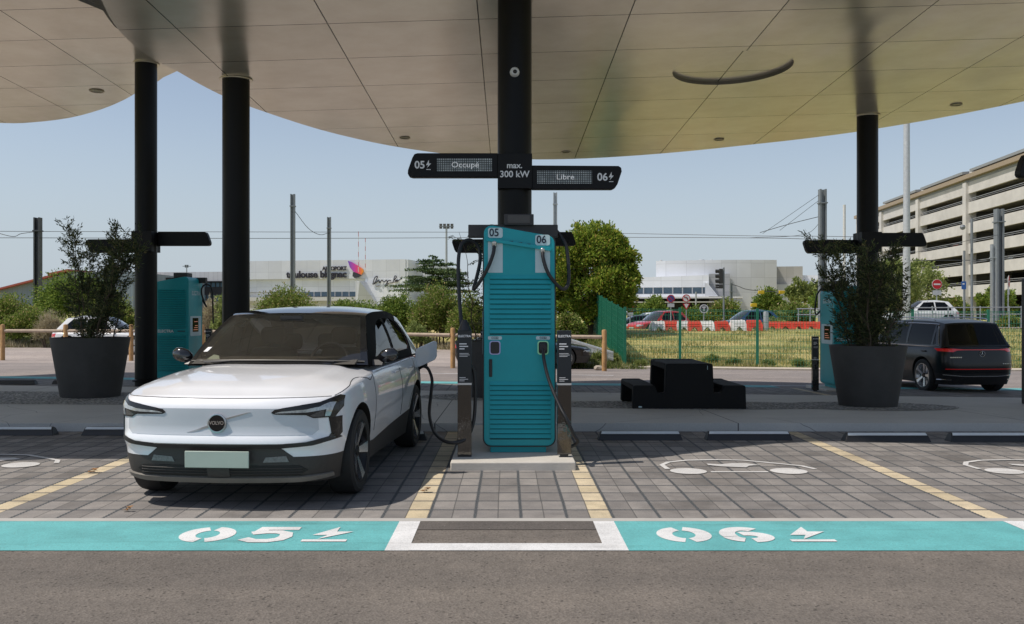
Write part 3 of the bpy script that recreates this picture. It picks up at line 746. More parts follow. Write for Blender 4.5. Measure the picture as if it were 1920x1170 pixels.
# ---- overhead signs
def arm_outline(x0, x1, z0, z1, tip=-1):
    r = .05
    if tip < 0:   # slanted end on the left
        s = .075
        return [(x1, z0), (x1, z1), (x0+s+.05, z1), (x0+s+.012, z1-.012), (x0+s-.015, z1-.06), (x0+.005, z0+.09), (x0+.002, z0+.045), (x0+.018, z0+.012), (x0+.06, z0)]
    return [(-a+x0+x1, b) for a, b in arm_outline(x0, x1, z0, z1, -1)]
def led_mat():
    m, nt, b = new_mat('led_matrix'); co = coord(nt)
    s = nt.nodes.new('ShaderNodeSeparateXYZ'); nt.links.new(co, s.inputs[0])
    a = math_n(nt, 'PINGPONG', s.outputs[0], .014); c = math_n(nt, 'PINGPONG', s.outputs[2], .014)
    k = math_n(nt, 'MULTIPLY', math_n(nt, 'GREATER_THAN', a, .005), math_n(nt, 'GREATER_THAN', c, .005))
    col = mixc(nt, k, (.03, .033, .033), ramp(nt, noise(nt, 9, 2, .5, co), [(.35, (.25, .28, .28)), (.65, (.5, .53, .52))]))
    nt.links.new(col, b.inputs['Base Color']); b.inputs['Roughness'].default_value = .35; return m
M_led = led_mat()
def lit_mat():
    m, nt, b = new_mat('lit_led'); co = coord(nt); s = nt.nodes.new('ShaderNodeSeparateXYZ'); nt.links.new(co, s.inputs[0])
    a = math_n(nt, 'PINGPONG', s.outputs[0], .007); c = math_n(nt, 'PINGPONG', s.outputs[2], .007)
    k = math_n(nt, 'MULTIPLY', math_n(nt, 'GREATER_THAN', a, .0018), math_n(nt, 'GREATER_THAN', c, .0018))
    col = mixc(nt, k, (.25, .27, .27), (.9, .9, .92)); nt.links.new(col, b.inputs['Base Color']); nt.links.new(col, b.inputs['Emission Color']); b.inputs['Emission Strength'].default_value = .3; return m
M_lit = lit_mat()
def bolt_poly(x, z, h):
    k = h/.1
    return [[(x+.03*k, z+.1*k), (x+.0*k, z+.045*k), (x+.022*k, z+.045*k), (x+.010*k, z+.015*k), (x+.052*k, z+.062*k), (x+.03*k, z+.062*k)], Q(x+.002*k, x+.048*k, z-.003*k, z+.004*k)]
def sign(X, Y, z, label, sc=1.0, front=True, rz=0, cz=None):
    g = empty('charger_sign', (X, Y, z), rz, label, 'sign', 'black two-armed bay signs on the columns'); g.scale = (sc, sc, sc)
    # local: column centre at the origin, box front at y=-.27; all sizes from the photograph
    s = 1740/11.85
    xp = lambda px: (px-965)/s
    zp = lambda py: (321-py)/s
    y0 = -.27
    MB().box(xp(933), xp(997.5), y0, .26, zp(353), zp(288)).build('centre_box', M_signb, g, bevel=.004)
    a1 = MB().prism(arm_outline(xp(763.5), xp(933), zp(331.5), zp(286.5), -1), 'y', y0+.02, y0+.16).build('left_arm', M_signb, g, bevel=.006)
    a2 = MB().prism(arm_outline(xp(997.5), xp(1165.5), zp(-354+642), zp(-310+642), 1), 'y', y0+.02, y0+.16)
    a2 = MB().prism([(a, b) for a, b in [(xp(997.5), zp(354)), (xp(1148), zp(354)), (xp(1154), zp(351)), (xp(1158), zp(345)), (xp(1166), zp(321)), (xp(1165), zp(314)), (xp(1160), zp(310.5)), (xp(997.5), zp(309.5))]], 'y', y0+.02, y0+.16).build('right_arm', M_signb, g, bevel=.006)
    if front:
        f = y0+.019
        for arm, x0, x1, z0, z1, word, num, nx in ((a1, 819, 922, 321.5, 296.5, 'Occup\u00e9', '05', 777), (a2, 1007, 1110, 344, 319.5, 'Libre', '06', 1120)):
            MB().box(xp(x0), xp(x1), f-.004, f, zp(z0), zp(z1)).build('led_display', M_led, arm)
            text('lit_word', word, .10, M_lit, (xp((x0+x1)/2)+.01, f-.006, zp((z0+z1)/2)), arm, bold=.0, extr=.001, sx=1.12)
            text('bay_number', num, .135, M_white, (xp(nx)+.065, f-.003, zp((z0+z1)/2)-.002), arm, bold=.003, extr=.002)
            b = MB()
            for pl in bolt_poly(xp(nx)+.145, zp((z0+z1)/2)-.058, .125):
                vs, fs = tri2d(pl); b.add([(v[0], f-.004, v[1]) for v in vs], fs)
            b.build('bolt_symbol', M_white, arm, smooth=False)
        text('power_label', 'max.', .105, M_white, (xp(964.5), y0-.003, zp(310.5)), g, bold=.0018, extr=.001)
        text('power_label', '300 kW', .115, M_white, (xp(964.5), y0-.003, zp(327)), g, bold=.002, extr=.001)
    return g
sign(MC[0], MC[1], at(0, 321, 11.85)[2], 'black two-armed sign on the front column reading max. 300 kW between 05 and 06')
sign(7.94, 12.12, at(0, 321, 11.85)[2], 'black bay sign, only its left tip showing at the right edge')
MB()
for X, lb in ((-7.54, 'black two-armed sign on the rear column behind the left planter'), (7.62, 'black two-armed sign on the rear column behind the right potted shrub'), (.15, 'black two-armed sign of the rear row showing behind the front charger')):
    sign(X, 19.4+(.2 if X > 1 else 0), at(0, 454, 19.4)[2], lb, .95, True, PI)
column(7.94, 12.12, .2225, 0, 'black column just beyond the right edge, carrying the cut-off sign', Z1)
tag(MB().box(8.48, 8.95, 15.0, 15.3, gz(8.4, 15)+.1, 2.05).build('dark_totem', M_plastic, None, bevel=.02), 'dark upright totem cut off by the right edge of the photo', 'totem')
# round white sensor on the main column
e = wempty('sensor_lamp', at(965, 135, 11.9), 'small round white camera high on the thick front column', 'sensor')
ex, ey, ez = at(965, 135, 11.88)
MB().lathe([(.0, -.05), (.04, -.045), (.058, -.02), (.062, .02)], 28, (ex, ey, ez), 'y').build('housing', mat('white_plastic', (.7, .7, .7), .35, var=0), e)
MB().lathe([(.0, -.07), (.02, -.065), (.03, -.04)], 24, (ex+.004, ey, ez-.004), 'y').build('lens', M_gloss, e)

# ---- wheel stops
def wheel_stop(X, Y, z, label, w=.96, ry=0):
    t = empty('wheel_stop', (X, Y, z), ry, label, 'wheel stop', 'black rubber wheel stops at the bay ends')
    h = w/2
    def rail(x0, x1, prof, e0, e1):
        b = MB(); n = len(prof)
        b.add([(x0+e0*zz, y, zz) for y, zz in prof]+[(x1-e1*zz, y, zz) for y, zz in prof], [tuple(range(n)), tuple(range(2*n-1, n-1, -1))]+[(i, i+n, (i+1) % n+n, (i+1) % n) for i in range(n)]); return b
    rail(-h, h, [(-.075, 0), (-.045, .075), (-.015, .098), (.02, .10), (.06, .08), (.085, 0)], .35, .35).build('rubber_block', M_rubber, t, bevel=.004)
    MB().add([(-h+.035, -.048, .073), (h-.035, -.048, .073), (h-.045, -.018, .1), (-h+.045, -.018, .1)], [(0, 1, 2, 3)]).build('reflective_strip', mat('pale_strip_paint', (.62, .66, .68), .5, var=.1), t)
    return t
for a, b, py, lb in ((1122, 1281, 826, 'wheel stop nearest the charger on the right'), (1325, 1487, 826, 'wheel stop in front of the bench, left of the tan line'), (1586, 1747, 829, 'wheel stop in front of the right planter'), (1783, 1950, 829, 'wheel stop cut off by the right edge'),
                     (-62, 99, 817, 'wheel stop cut off by the left edge'), (151, 312, 817, 'wheel stop half hidden by the front of the white car'), (560, 722, 826, 'wheel stop behind the white car'), (730, 800, 826, 'wheel stop beside the rear wheel of the white car')):
    Y = CAMH*F/(py-VY); X = ((a+b)/2-VX)*Y/F; wheel_stop(X, Y+.08, 0, lb, (b-a)*Y/F)
for a, b, py, lb in ((-60, 60, 722, 'rear wheel stop far left beyond the island'), (91, 190, 722, 'rear wheel stop behind the left planter')):
    x, y, z = ground_px((a+b)/2, py, .0); wheel_stop(x, y+.2, z, lb, (b-a)*y/F, PI)

# ---- planters
M_pot = mat('planter_grey', (.062, .060, .058), .6, var=.18, vscale=3, bmp=.12, bscale=30)
M_soil = mat('soil', (.05, .035, .025), .95, var=.3, vscale=20, bmp=.8)
M_bark = mat('bark', (.10, .075, .05), .9, var=.3, vscale=12, bmp=.6, bscale=25)
L_olive = leaf_mat('shrub_leaf', [(0, (.03, .045, .02)), (.5, (.07, .095, .042)), (.85, (.16, .19, .075)), (1, (.28, .24, .10))], .4)
def leaves_arrays(pts, dirs, L, W, jitter=.6, droop=0.0):
    """one thin two-triangle-pair leaf at every point"""
    n = len(pts); d = dirs+np.random.normal(0, jitter, (n, 3)); d[:, 2] -= droop; d /= np.linalg.norm(d, axis=1)[:, None]+1e-9
    u = np.random.normal(0, 1, (n, 3)); u -= d*(u*d).sum(1)[:, None]; u /= np.linalg.norm(u, axis=1)[:, None]+1e-9
    l = (L*np.random.uniform(.6, 1.3, n))[:, None]; wd = (W*np.random.uniform(.7, 1.3, n))[:, None]
    v = np.stack([pts, pts+d*l*.45+u*wd*.5, pts+d*l, pts+d*l*.45-u*wd*.5], 1).reshape(-1, 3)
    f = np.arange(4*n).reshape(-1, 4); return v, f
def np_mesh(name, v, f, m, parent=None, off=None):
    if off is not None: v = v-np.array(off)
    me = bpy.data.meshes.new(name); me.vertices.add(len(v)); me.vertices.foreach_set('co', v.astype(np.float32).ravel())
    k = f.shape[1]; me.loops.add(f.size); me.loops.foreach_set('vertex_index', f.astype(np.int32).ravel())
    me.polygons.add(len(f)); me.polygons.foreach_set('loop_start', np.arange(0, f.size, k, dtype=np.int32)); me.polygons.foreach_set('loop_total', np.full(len(f), k, dtype=np.int32))
    me.update(); me.validate(); me.materials.append(m)
    o = bpy.data.objects.new(name, me); COL.objects.link(o); o.parent = parent; return o
def twig_shrub(X, Y, z, h, rad, label, nst=9, seed=1, dens=1.0, lean=(0, 0)):
    """open, wispy shrub growing from several thin stems"""
    rs = random.Random(seed); np.random.seed(seed)
    s = empty('potted_shrub', (X, Y, z), 0, label, 'shrub', 'wispy shrubs growing in the dark planters')
    b = MB(); pts = []; dr = []
    for i in range(nst):
        a = rs.uniform(0, 2*PI); r0 = rs.uniform(0, .34); hh = h*rs.uniform(.6, 1.0) if i else h
        sp = rad*rs.uniform(.25, 1.0)
        path = []
        for k in range(9):
            t = k/8; q = sp*t**1.25
            path.append(Vector((r0*math.cos(a)+q*math.cos(a)+lean[0]*t*h+rs.gauss(0, .025), r0*math.sin(a)+q*math.sin(a)+lean[1]*t*h+rs.gauss(0, .025), hh*t)))
        path = smooth_path(path, 3); b.tube(path, .013, 5, .003)
        nb = int(30*dens)
        for j in range(nb):
            t = rs.uniform(.03, 1.0)**.85; p = path[min(len(path)-1, int(t*(len(path)-1)))]
            dd = Vector((rs.gauss(0, 1), rs.gauss(0, 1), rs.uniform(.2, 1.5))).normalized(); ln = rs.uniform(.18, .42)*(1.15-.5*t)
            q = [p, p+dd*ln*.5+Vector((0, 0, .02)), p+dd*ln+Vector((0, 0, .05*rs.uniform(-1, 1.5)))]
            b.tube(q, .004, 3, .0015, cap=False)
            m = int(rs.uniform(20, 36))
            for _ in range(m):
                u = rs.uniform(.1, 1.0); c = p.lerp(q[2], u); pts.append((c.x+rs.gauss(0, .02), c.y+rs.gauss(0, .02), c.z+rs.gauss(0, .02))); dr.append((dd.x, dd.y, dd.z))
    b.build('stems', M_bark, s, smooth=False)
    v, f = leaves_arrays(np.array(pts), np.array(dr), .07, .017, .5); np_mesh('foliage', v, f, L_olive, s)
    return s
def planter(X, Y, label, slabel, seed, r=.61, h=.99, sh=1.95, rad=.62, dens=1.0, nst=10, lean=(0, 0)):
    z = gz(X, Y)+.10
    p = empty('planter', (X, Y, z), 0, label, 'planter', 'large round dark grey planters')
    MB().lathe([(0, 0), (r*.735, 0), (r*.745, .01), (r*.995, h-.01), (r, h), (r*.965, h), (r*.955, h-.01), (r*.93, h-.12)], 64, (0, 0, 0)).build('pot', M_pot, p, ang=50)
    MB().lathe([(0, h-.09), (r*.92, h-.11)], 32, (0, 0, 0), close=False).build('soil', M_soil, p)
    twig_shrub(X, Y, z+h-.12, sh, rad, slabel, nst, seed, dens, lean); return p
planter(-6.95, 15.5, 'large dark planter on the island at the left, beside the white car', 'open wispy shrub growing in the left planter', 3, .625, .985, 2.0, .66, 1.3, 12, (.09, 0))
planter(5.70, 14.65, 'large dark planter on the island at the right, in front of the black SUV', 'dense dark shrub growing in the right planter', 11, .585, .96, 1.88, .66, 1.05, 16, (-.05, 0))
planter(-.30, 16.2, 'dark planter hidden behind the front charger', 'shrub whose top shows just above the front charger', 21, .6, .97, 2.05, .40, .5, 6)

# ---- picnic table
def picnic():
    x0, y0 = 1.877, 13.84; z = gz(2.7, 14.5)+.10
    t = empty('picnic_table', (x0, y0, z), 0, 'monolithic black concrete picnic table with two attached benches', 'picnic table')
    M = mat('black_concrete', (.012, .012, .012), .75, spec=.2, var=.15, vscale=5, bmp=.15, bscale=60)
    W = 1.70
    def fil(pts, r=.035):
        o = []; n = len(pts)
        for i in range(n):
            a, p, b = Vector(pts[i-1]), Vector(pts[i]), Vector(pts[(i+1) % n]); d = min(r, (a-p).length/2.2, (b-p).length/2.2)
            s = p+(a-p).normalized()*d; e = p+(b-p).normalized()*d
            for k in range(5): u = k/4; q = s*(1-u)**2+p*2*u*(1-u)+e*u*u; o.append((q.x, q.y))
        return o
    half = [(0, 0), (.012, .365), (.335, .365), (.375, .25), (.485, .25), (.50, .69)]
    prof = fil(half+[(W-a, b) for a, b in half[::-1]])
    MB().prism(prof, 'y', 0, .13).build('end_panel', M, t, bevel=.012)
    MB().prism(prof, 'y', 1.37, 1.5).build('end_panel', M, t, bevel=.012)
    MB().box(.50, W-.5, .13, 1.37, .59, .685).build('tabletop', M, t, bevel=.015)
    MB().box(.012, .345, .13, 1.37, .28, .36).build('bench_seat', M, t, bevel=.015)
    MB().box(W-.345, W-.012, .13, 1.37, .28, .36).build('bench_seat', M, t, bevel=.015)
    MB().box(.76, .94, .13, 1.37, .0, .59).build('centre_web', M, t, bevel=.01)
    b = MB().box(.09, .14, -.003, .002, .035, .055); b.build('maker_plate', M_pale, t)
    MB().box(1.115, 1.121, -.003, .002, .60, .66).build('white_mark', M_pale, t)
picnic()
# fallen leaves
M_fl = mat('dry_leaf', (.25, .13, .05), .8, var=.3)
for i, (px, py, sz, lb) in enumerate(((171, 885, .05, 'curled brown leaf on the tan line at the left'), (236, 957, .03, 'small dry leaf on the grey pavers near the turquoise strip'), (795, 921, .035, 'dry leaf on the tan line beside the plinth'))):
    X, Y, z = ground_px(px, py, .01); rs = random.Random(i); b = MB()
    for k in range(3):
        a = rs.uniform(0, 6.28); n = 9
        rim = [(X+sz*math.cos(a+t*2*PI/n)*(1 if t % 2 else .6)*(1-.2*k)+k*.02, Y+.8*sz*math.sin(a+t*2*PI/n)*(1 if t % 2 else .6), z+.012*k+.012*rs.random()) for t in range(n)]
        b.add(rim+[(X, Y, z+.015*k)], [(t, (t+1) % n, n) for t in range(n)])
    tag(b.build('fallen_leaf', M_fl, None, smooth=False), lb, 'leaf', 'dry leaves fallen on the pavers')
# ================================================================ cars
def paint(name, col, rough=.25, metal=0.0, coat=1.0):
    m, nt, b = new_mat(name); co = coord(nt)
    f = noise(nt, 2.0, 5, .6, co)
    c = mixc(nt, 1.0, col, ramp(nt, f, [(.3, (.94, .94, .94)), (.7, (1.02, 1.02, 1.02))]), 'MULTIPLY')
    nt.links.new(c, b.inputs['Base Color']); b.inputs['Roughness'].default_value = rough; b.inputs['Metallic'].default_value = metal
    b.inputs['Coat Weight'].default_value = coat; b.inputs['Coat Roughness'].default_value = .04; return m
P_white = paint('pearl_white_paint', (.84, .85, .88), .3); P_black = paint('black_car_paint', (.003, .0035, .0045), .3, coat=.16)
P_gblack = paint('gloss_black_paint', (.010, .010, .011), .15); P_red = paint('red_car_paint', (.50, .02, .015), .3)
P_blue = paint('blue_car_paint', (.03, .07, .17), .3, .3); P_w2 = paint('white_car_paint', (.75, .76, .76), .3)
P_grey = paint('silver_car_paint', (.45, .46, .47), .3, .4); P_char = paint('charcoal_car_paint', (.012, .012, .013), .25, .3, .6)
M_clad = mat('grey_cladding', (.042, .038, .035), .6, var=.15, vscale=30); M_well = mat('wheel_well', (.008, .008, .008), .9, var=0)
G_car = glass_mat('car_glass', (.70, .67, .62), 2.6, .035); G_dark = glass_mat('privacy_glass', (.04, .04, .045), .7)
M_tyre = mat('tyre', (.018, .018, .018), .75, var=.2, vscale=20); M_rim_s = mat('alloy_silver', (.62, .62, .63), .25, .9, var=.05); M_rim_d = mat('alloy_black', (.02, .02, .02), .3, .5, var=.05)
M_lamp = mat('lamp_lens', (.42, .44, .45), .08, .2, var=.3, vscale=40, coat=1); M_lampd = mat('lamp_dark', (.008, .008, .009), .25, var=0, coat=.15)
M_tail = mat('tail_lamp', (.42, .008, .01), .12, var=0, coat=1, emit=(1, .02, .02), es=.12); M_seat = mat('seat_fabric', (.20, .185, .16), .8); M_int = mat('cabin_trim', (.06, .055, .048), .7)
M_plate = mat('blank_plate', (.40, .46, .40), .5, var=.04); M_crome = mat('chrome_trim', (.6, .6, .6), .15, 1.0, var=0); M_mir = mat('mirror_glass', (.5, .5, .5), .03, 1.0, var=0)
def interp(tab, x):
    if x <= tab[0][0]: return tab[0][1]
    for (a, b), (c, d) in zip(tab, tab[1:]):
        if x <= c:
            t = (x-a)/(c-a); return b+(d-b)*t
    return tab[-1][1]
def sinterp(tab, x):
    """smooth (Catmull) table"""
    if x <= tab[0][0]: return tab[0][1]
    if x >= tab[-1][0]: return tab[-1][1]
    for i in range(len(tab)-1):
        (x1, y1), (x2, y2) = tab[i], tab[i+1]
        if x <= x2:
            x0, y0 = tab[i-1] if i else (2*x1-x2, 2*y1-y2); x3, y3 = tab[i+2] if i+2 < len(tab) else (2*x2-x1, 2*y2-y1)
            m1 = (y2-y0)/(x2-x0); m2 = (y3-y1)/(x3-x1); h = x2-x1; t = (x-x1)/h
            m1 = max(-3*abs((y2-y1)/h)-.3, min(3*abs((y2-y1)/h)+.3, m1)); m2 = max(-3*abs((y2-y1)/h)-.3, min(3*abs((y2-y1)/h)+.3, m2))
            return (2*t**3-3*t*t+1)*y1+(t**3-2*t*t+t)*h*m1+(-2*t**3+3*t*t)*y2+(t**3-t*t)*h*m2
P_panel = paint('grille_shade_paint', (.56, .58, .62), .35)  # white body paint greyed to carry the shade of the recess
P_pillar = mat('pillar_black', (.008, .008, .008), .6, var=.05, spec=.06)
HERO = dict(bulge=.014, L=4.23, W=1.84, H=1.55, wy=(.80, 3.45), rw=.345, zb=.20, cl_front=.475,
    top=[(0, .862), (.08, .885), (.3, .925), (.6, .965), (.9, .995), (1.2, 1.02), (1.6, 1.035), (2.6, 1.045), (3.4, 1.06), (3.9, 1.05), (4.23, 1.0)],
    plan=[(0, 0), (.3, .008), (.55, .04), (.70, .09), (.80, .17), (.865, .30), (.895, .50), (.915, .85), (.918, 1.3), (.905, 2.1), (.915, 3.0), (.92, 3.5), (.89, 3.85), (.80, 4.08), (.62, 4.19), (.3, 4.225), (0, 4.23)],
    yb=1.17, yt=1.93, yr=3.62, ye=4.10, zbelt=1.03, wb=.825, wr=.66, drop=.065, side_sec=[(.2, .93), (.33, .958), (.5, .985), (.64, 1.0), (.78, .995), (.88, .972), (.97, .945), (1.06, .918)])
def clad_line(P, x, y):
    L = P['L']
    if y < .5:
        return .402
    return interp([(.5, .405), (1.2, .37), (1.35, .365), (3.05, .46), (3.6, .46), (L, .46)], y)
def car_body(P, paint_m, clad_m, c, NP=150, arches=True):
    half = [(p.x, p.y) for p in smooth_path([(x, y, 0) for x, y in P['plan']], 8)]
    # equal-ish resampling of the half outline
    d = [0]
    for a, b in zip(half, half[1:]): d.append(d[-1]+math.hypot(b[0]-a[0], b[1]-a[1]))
    nh = NP//2; pts = []
    for k in range(nh+1):
        s = d[-1]*k/nh; j = max(i for i in range(len(d)) if d[i] <= s+1e-9); j = min(j, len(half)-2)
        t = (s-d[j])/(d[j+1]-d[j]+1e-12); pts.append((half[j][0]+(half[j+1][0]-half[j][0])*t, half[j][1]+(half[j+1][1]-half[j][1])*t))
    pts[0] = (0, P['plan'][0][1]); pts[-1] = (0, P['L'])
    ring = pts+[(-x, y) for x, y in pts[-2:0:-1]]; n = len(ring)
    wl = lambda y: max(.05, interp([(q[1], q[0]) for q in sorted(pts, key=lambda q: q[1])], y))
    def bul(x, y):
        if not P.get('bulge') or y > 1.5: return 0
        xe = .50+.22*cl(y/1.2); d = cl((xe-abs(x))/.07); return P['bulge']*d*d*(3-2*d)*cl(y/.25)
    def ztop(x, y):
        u = min(1, abs(x)/max(wl(y), P['W']*.46)); return sinterp(P['top'], y)-P['drop']*u**3.2+bul(x, y)
    r = .045
    def shp(x, y, z):
        sx = sinterp(P['side_sec'], z)
        fx = x*sx
        fy = sinterp(P.get('nose', [(.2, .10), (.27, .05), (.36, .03), (.46, .02), (.495, -.014), (.53, -.016), (.575, .012), (.66, .016), (.765, .014), (.785, .024), (.84, .062), (.88, .10), (1.1, .14)]), z)*max(0, 1-y/.6)
        ry = sinterp(P.get('tail', [(.2, .14), (.35, .05), (.55, .0), (.75, .02), (.95, .06), (1.1, .12)]), z)*max(0, 1-(P['L']-y)/.6)
        return (fx, y+fy-ry, z)
    rows = []; kinds = []
    m1, m2, mr = 5, 16, 5
    for k in range(m1): rows.append([shp(x, y, P['zb']+(clad_line(P, x, y)-P['zb'])*k/m1) for x, y in ring]); kinds.append(1)
    for k in range(m2+1):
        rows.append([shp(x, y, clad_line(P, x, y)+(ztop(x, y)-r-clad_line(P, x, y))*k/m2) for x, y in ring]); kinds.append(0)
    cy = P['L']/2
    def inset(x, y, dd):
        l = math.hypot(x, (y-cy)*.45)+1e-9; return (x-dd*x/l, y-dd*(y-cy)*.45/l*1.0)
    for k in range(1, mr+1):
        a = PI/2*k/mr; rr = []
        for x, y in ring:
            ix, iy = inset(x, y, r*(1-math.cos(a))); z = ztop(x, y)-r+r*math.sin(a); q = shp(ix, iy, z); rr.append(q)
        rows.append(rr); kinds.append(0)
    mt = 22
    base = [inset(x, y, r) for x, y in ring]
    for k in range(1, mt):
        t = 1-(k/mt); rr = []
        for x, y in base:
            xx = x*t; yy = cy+(y-cy)*(1-(1-t)*.55) if False else cy+(y-cy)*(t**.8)
            sc = xx*1.0
            z = ztop(xx, yy)
            q = shp(xx, yy, z); rr.append((q[0], q[1], z))
        rows.append(rr); kinds.append(0)
    b = MB(); flat_ = [v for rr in rows for v in rr]; fs = []; mi = []
    for j in range(len(rows)-1):
        for i in range(n):
            fs.append((j*n+i, j*n+(i+1) % n, (j+1)*n+(i+1) % n, (j+1)*n+i)); mi.append(1 if kinds[j] == 1 else 0)
    k = len(flat_); flat_.append((0, cy, sinterp(P['top'], cy))); last = (len(rows)-1)*n
    for i in range(n): fs.append((last+i, last+(i+1) % n, k)); mi.append(0)
    fs.append(tuple(range(n-1, -1, -1))); mi.append(1)
    me = bpy.data.meshes.new('body'); me.from_pydata(flat_, [], fs)
    for m in (paint_m, clad_m, M_well): me.materials.append(m)
    me.polygons.foreach_set('material_index', mi)
    o = bpy.data.objects.new('body', me); COL.objects.link(o)
    bm = bmesh.new(); bm.from_mesh(me); bmesh.ops.recalc_face_normals(bm, faces=bm.faces); bm.to_mesh(me); bm.free()
    if arches:
        cutters = []
        for wy in P['wy']:
            for sx in (-1, 1):
                ra = P['rw']+P.get('gap', .045); zc = P['rw']
                cb = MB().cyl((sx*.60 if sx > 0 else -1.2, wy, zc+.01), ra, .6, 48, 'x')
                cb.box(sx*.60 if sx > 0 else -1.2, 1.2 if sx > 0 else -.60, wy-ra*.985, wy+ra*.985, -.3, zc*.45)
                cutters.append(cb)
        for cbm in cutters:
            # the two pieces are cut one after the other
            for part in (0, 1):
                q = MB()
                if part == 0: q.v = cbm.v[:96]; q.f = [f for f in cbm.f if max(f) < 96]
                else: q.v = cbm.v[96:]; q.f = [tuple(i-96 for i in f) for f in cbm.f if min(f) >= 96]
                co_ = q.build('cutter', None, None, smooth=False)
                for m in (paint_m, clad_m, M_well): co_.data.materials.append(m)
                for p in co_.data.polygons: p.material_index = 2
                md = o.modifiers.new('b', 'BOOLEAN'); md.operation = 'DIFFERENCE'; md.object = co_; md.solver = 'EXACT'
                dg = bpy.context.evaluated_depsgraph_get(); nm = bpy.data.meshes.new_from_object(o.evaluated_get(dg))
                o.modifiers.clear(); o.data = nm
                bpy.data.objects.remove(co_)
    # split by material: body, cladding
    me = o.data; res = {}
    src = bmesh.new(); src.from_mesh(me); bvh = BVHTree.FromBMesh(src); src.free()
    for idx, (nm, mlist) in enumerate((('body', (0, 2)), ('lower_cladding', (1,)))):
        bm = bmesh.new(); bm.from_mesh(me)
        bmesh.ops.delete(bm, geom=[f for f in bm.faces if f.material_index not in mlist], context='FACES')
        for f in bm.faces: f.smooth = True
        for e in bm.edges:
            if len(e.link_faces) == 2 and (e.calc_face_angle(0) > R(32) or e.link_faces[0].material_index != e.link_faces[1].material_index): e.smooth = False
        m2_ = me.copy(); bm.to_mesh(m2_); bm.free(); q = bpy.data.objects.new(nm, m2_); COL.objects.link(q); q.parent = c; res[nm] = q
    bpy.data.objects.remove(o)
    return bvh, ztop, wl
def proj(bvh, outline, view, off=.004, step=.04, thick=.004, holes=(), far=4.0, zr=None):
    """lay a panel drawn in a side / front / top view onto the body surface"""
    vs2, fs = tri2d(outline, holes, step); out = []; 
    D = {'front': Vector((0, 1, 0)), 'back': Vector((0, -1, 0)), 'right': Vector((-1, 0, 0)), 'left': Vector((1, 0, 0)), 'top': Vector((0, 0, -1))}[view]
    ok = []
    for (a, b) in vs2:
        o = {'front': Vector((a, -3, b)), 'back': Vector((a, 9, b)), 'right': Vector((3, a, b)), 'left': Vector((-3, a, b)), 'top': Vector((a, b, 4))}[view]
        h = bvh.ray_cast(o, D)
        if h[0] is None:
            ok.append(False); out.append(None)
        else:
            nrm = h[1] if h[1].dot(D) < 0 else -h[1]; ok.append(True); out.append((h[0], nrm))
    fs = [f for f in fs if all(ok[i] for i in f)]
    used = sorted({i for f in fs for i in f}); mp = {i: k for k, i in enumerate(used)}; n = len(used)
    top = [out[i][0]+out[i][1]*off for i in used]; bot = [out[i][0]-out[i][1]*.004 for i in used]
    F1 = [tuple(mp[i] for i in f) for f in fs]
    ec = {}
    for f in F1:
        for i in range(3):
            e = (f[i], f[(i+1) % 3]); ec[tuple(sorted(e))] = ec.get(tuple(sorted(e)), 0)+1
    sides = []
    for f in F1:
        for i in range(3):
            e = (f[i], f[(i+1) % 3])
            if ec[tuple(sorted(e))] == 1: sides.append((e[1], e[0], e[0]+n, e[1]+n))
    return MB().add(top+bot, F1+[tuple(i+n for i in f[::-1]) for f in F1]+sides)
def pline(bvh, pts, view, r=.003, off=.0, n=6):
    D = {'front': Vector((0, 1, 0)), 'back': Vector((0, -1, 0)), 'right': Vector((-1, 0, 0)), 'left': Vector((1, 0, 0)), 'top': Vector((0, 0, -1))}[view]
    q = []
    for p in smooth_path([(a, b, 0) for a, b in pts], n):
        a, b = p.x, p.y
        o = {'front': Vector((a, -3, b)), 'back': Vector((a, 9, b)), 'right': Vector((3, a, b)), 'left': Vector((-3, a, b)), 'top': Vector((a, b, 4))}[view]
        h = bvh.ray_cast(o, D)
        if h[0] is not None and (not q or (h[0]-q[-1]).length < .25): q.append(h[0]+h[1]*off)
    return MB().tube(q, r, 5) if len(q) > 2 else MB().box(0, .001, 2, 2.001, .9, .901)
def mirror(mb):
    m = MB(); m.v = [(-v[0], v[1], v[2]) for v in mb.v]; m.f = [tuple(f[::-1]) for f in mb.f]; return m
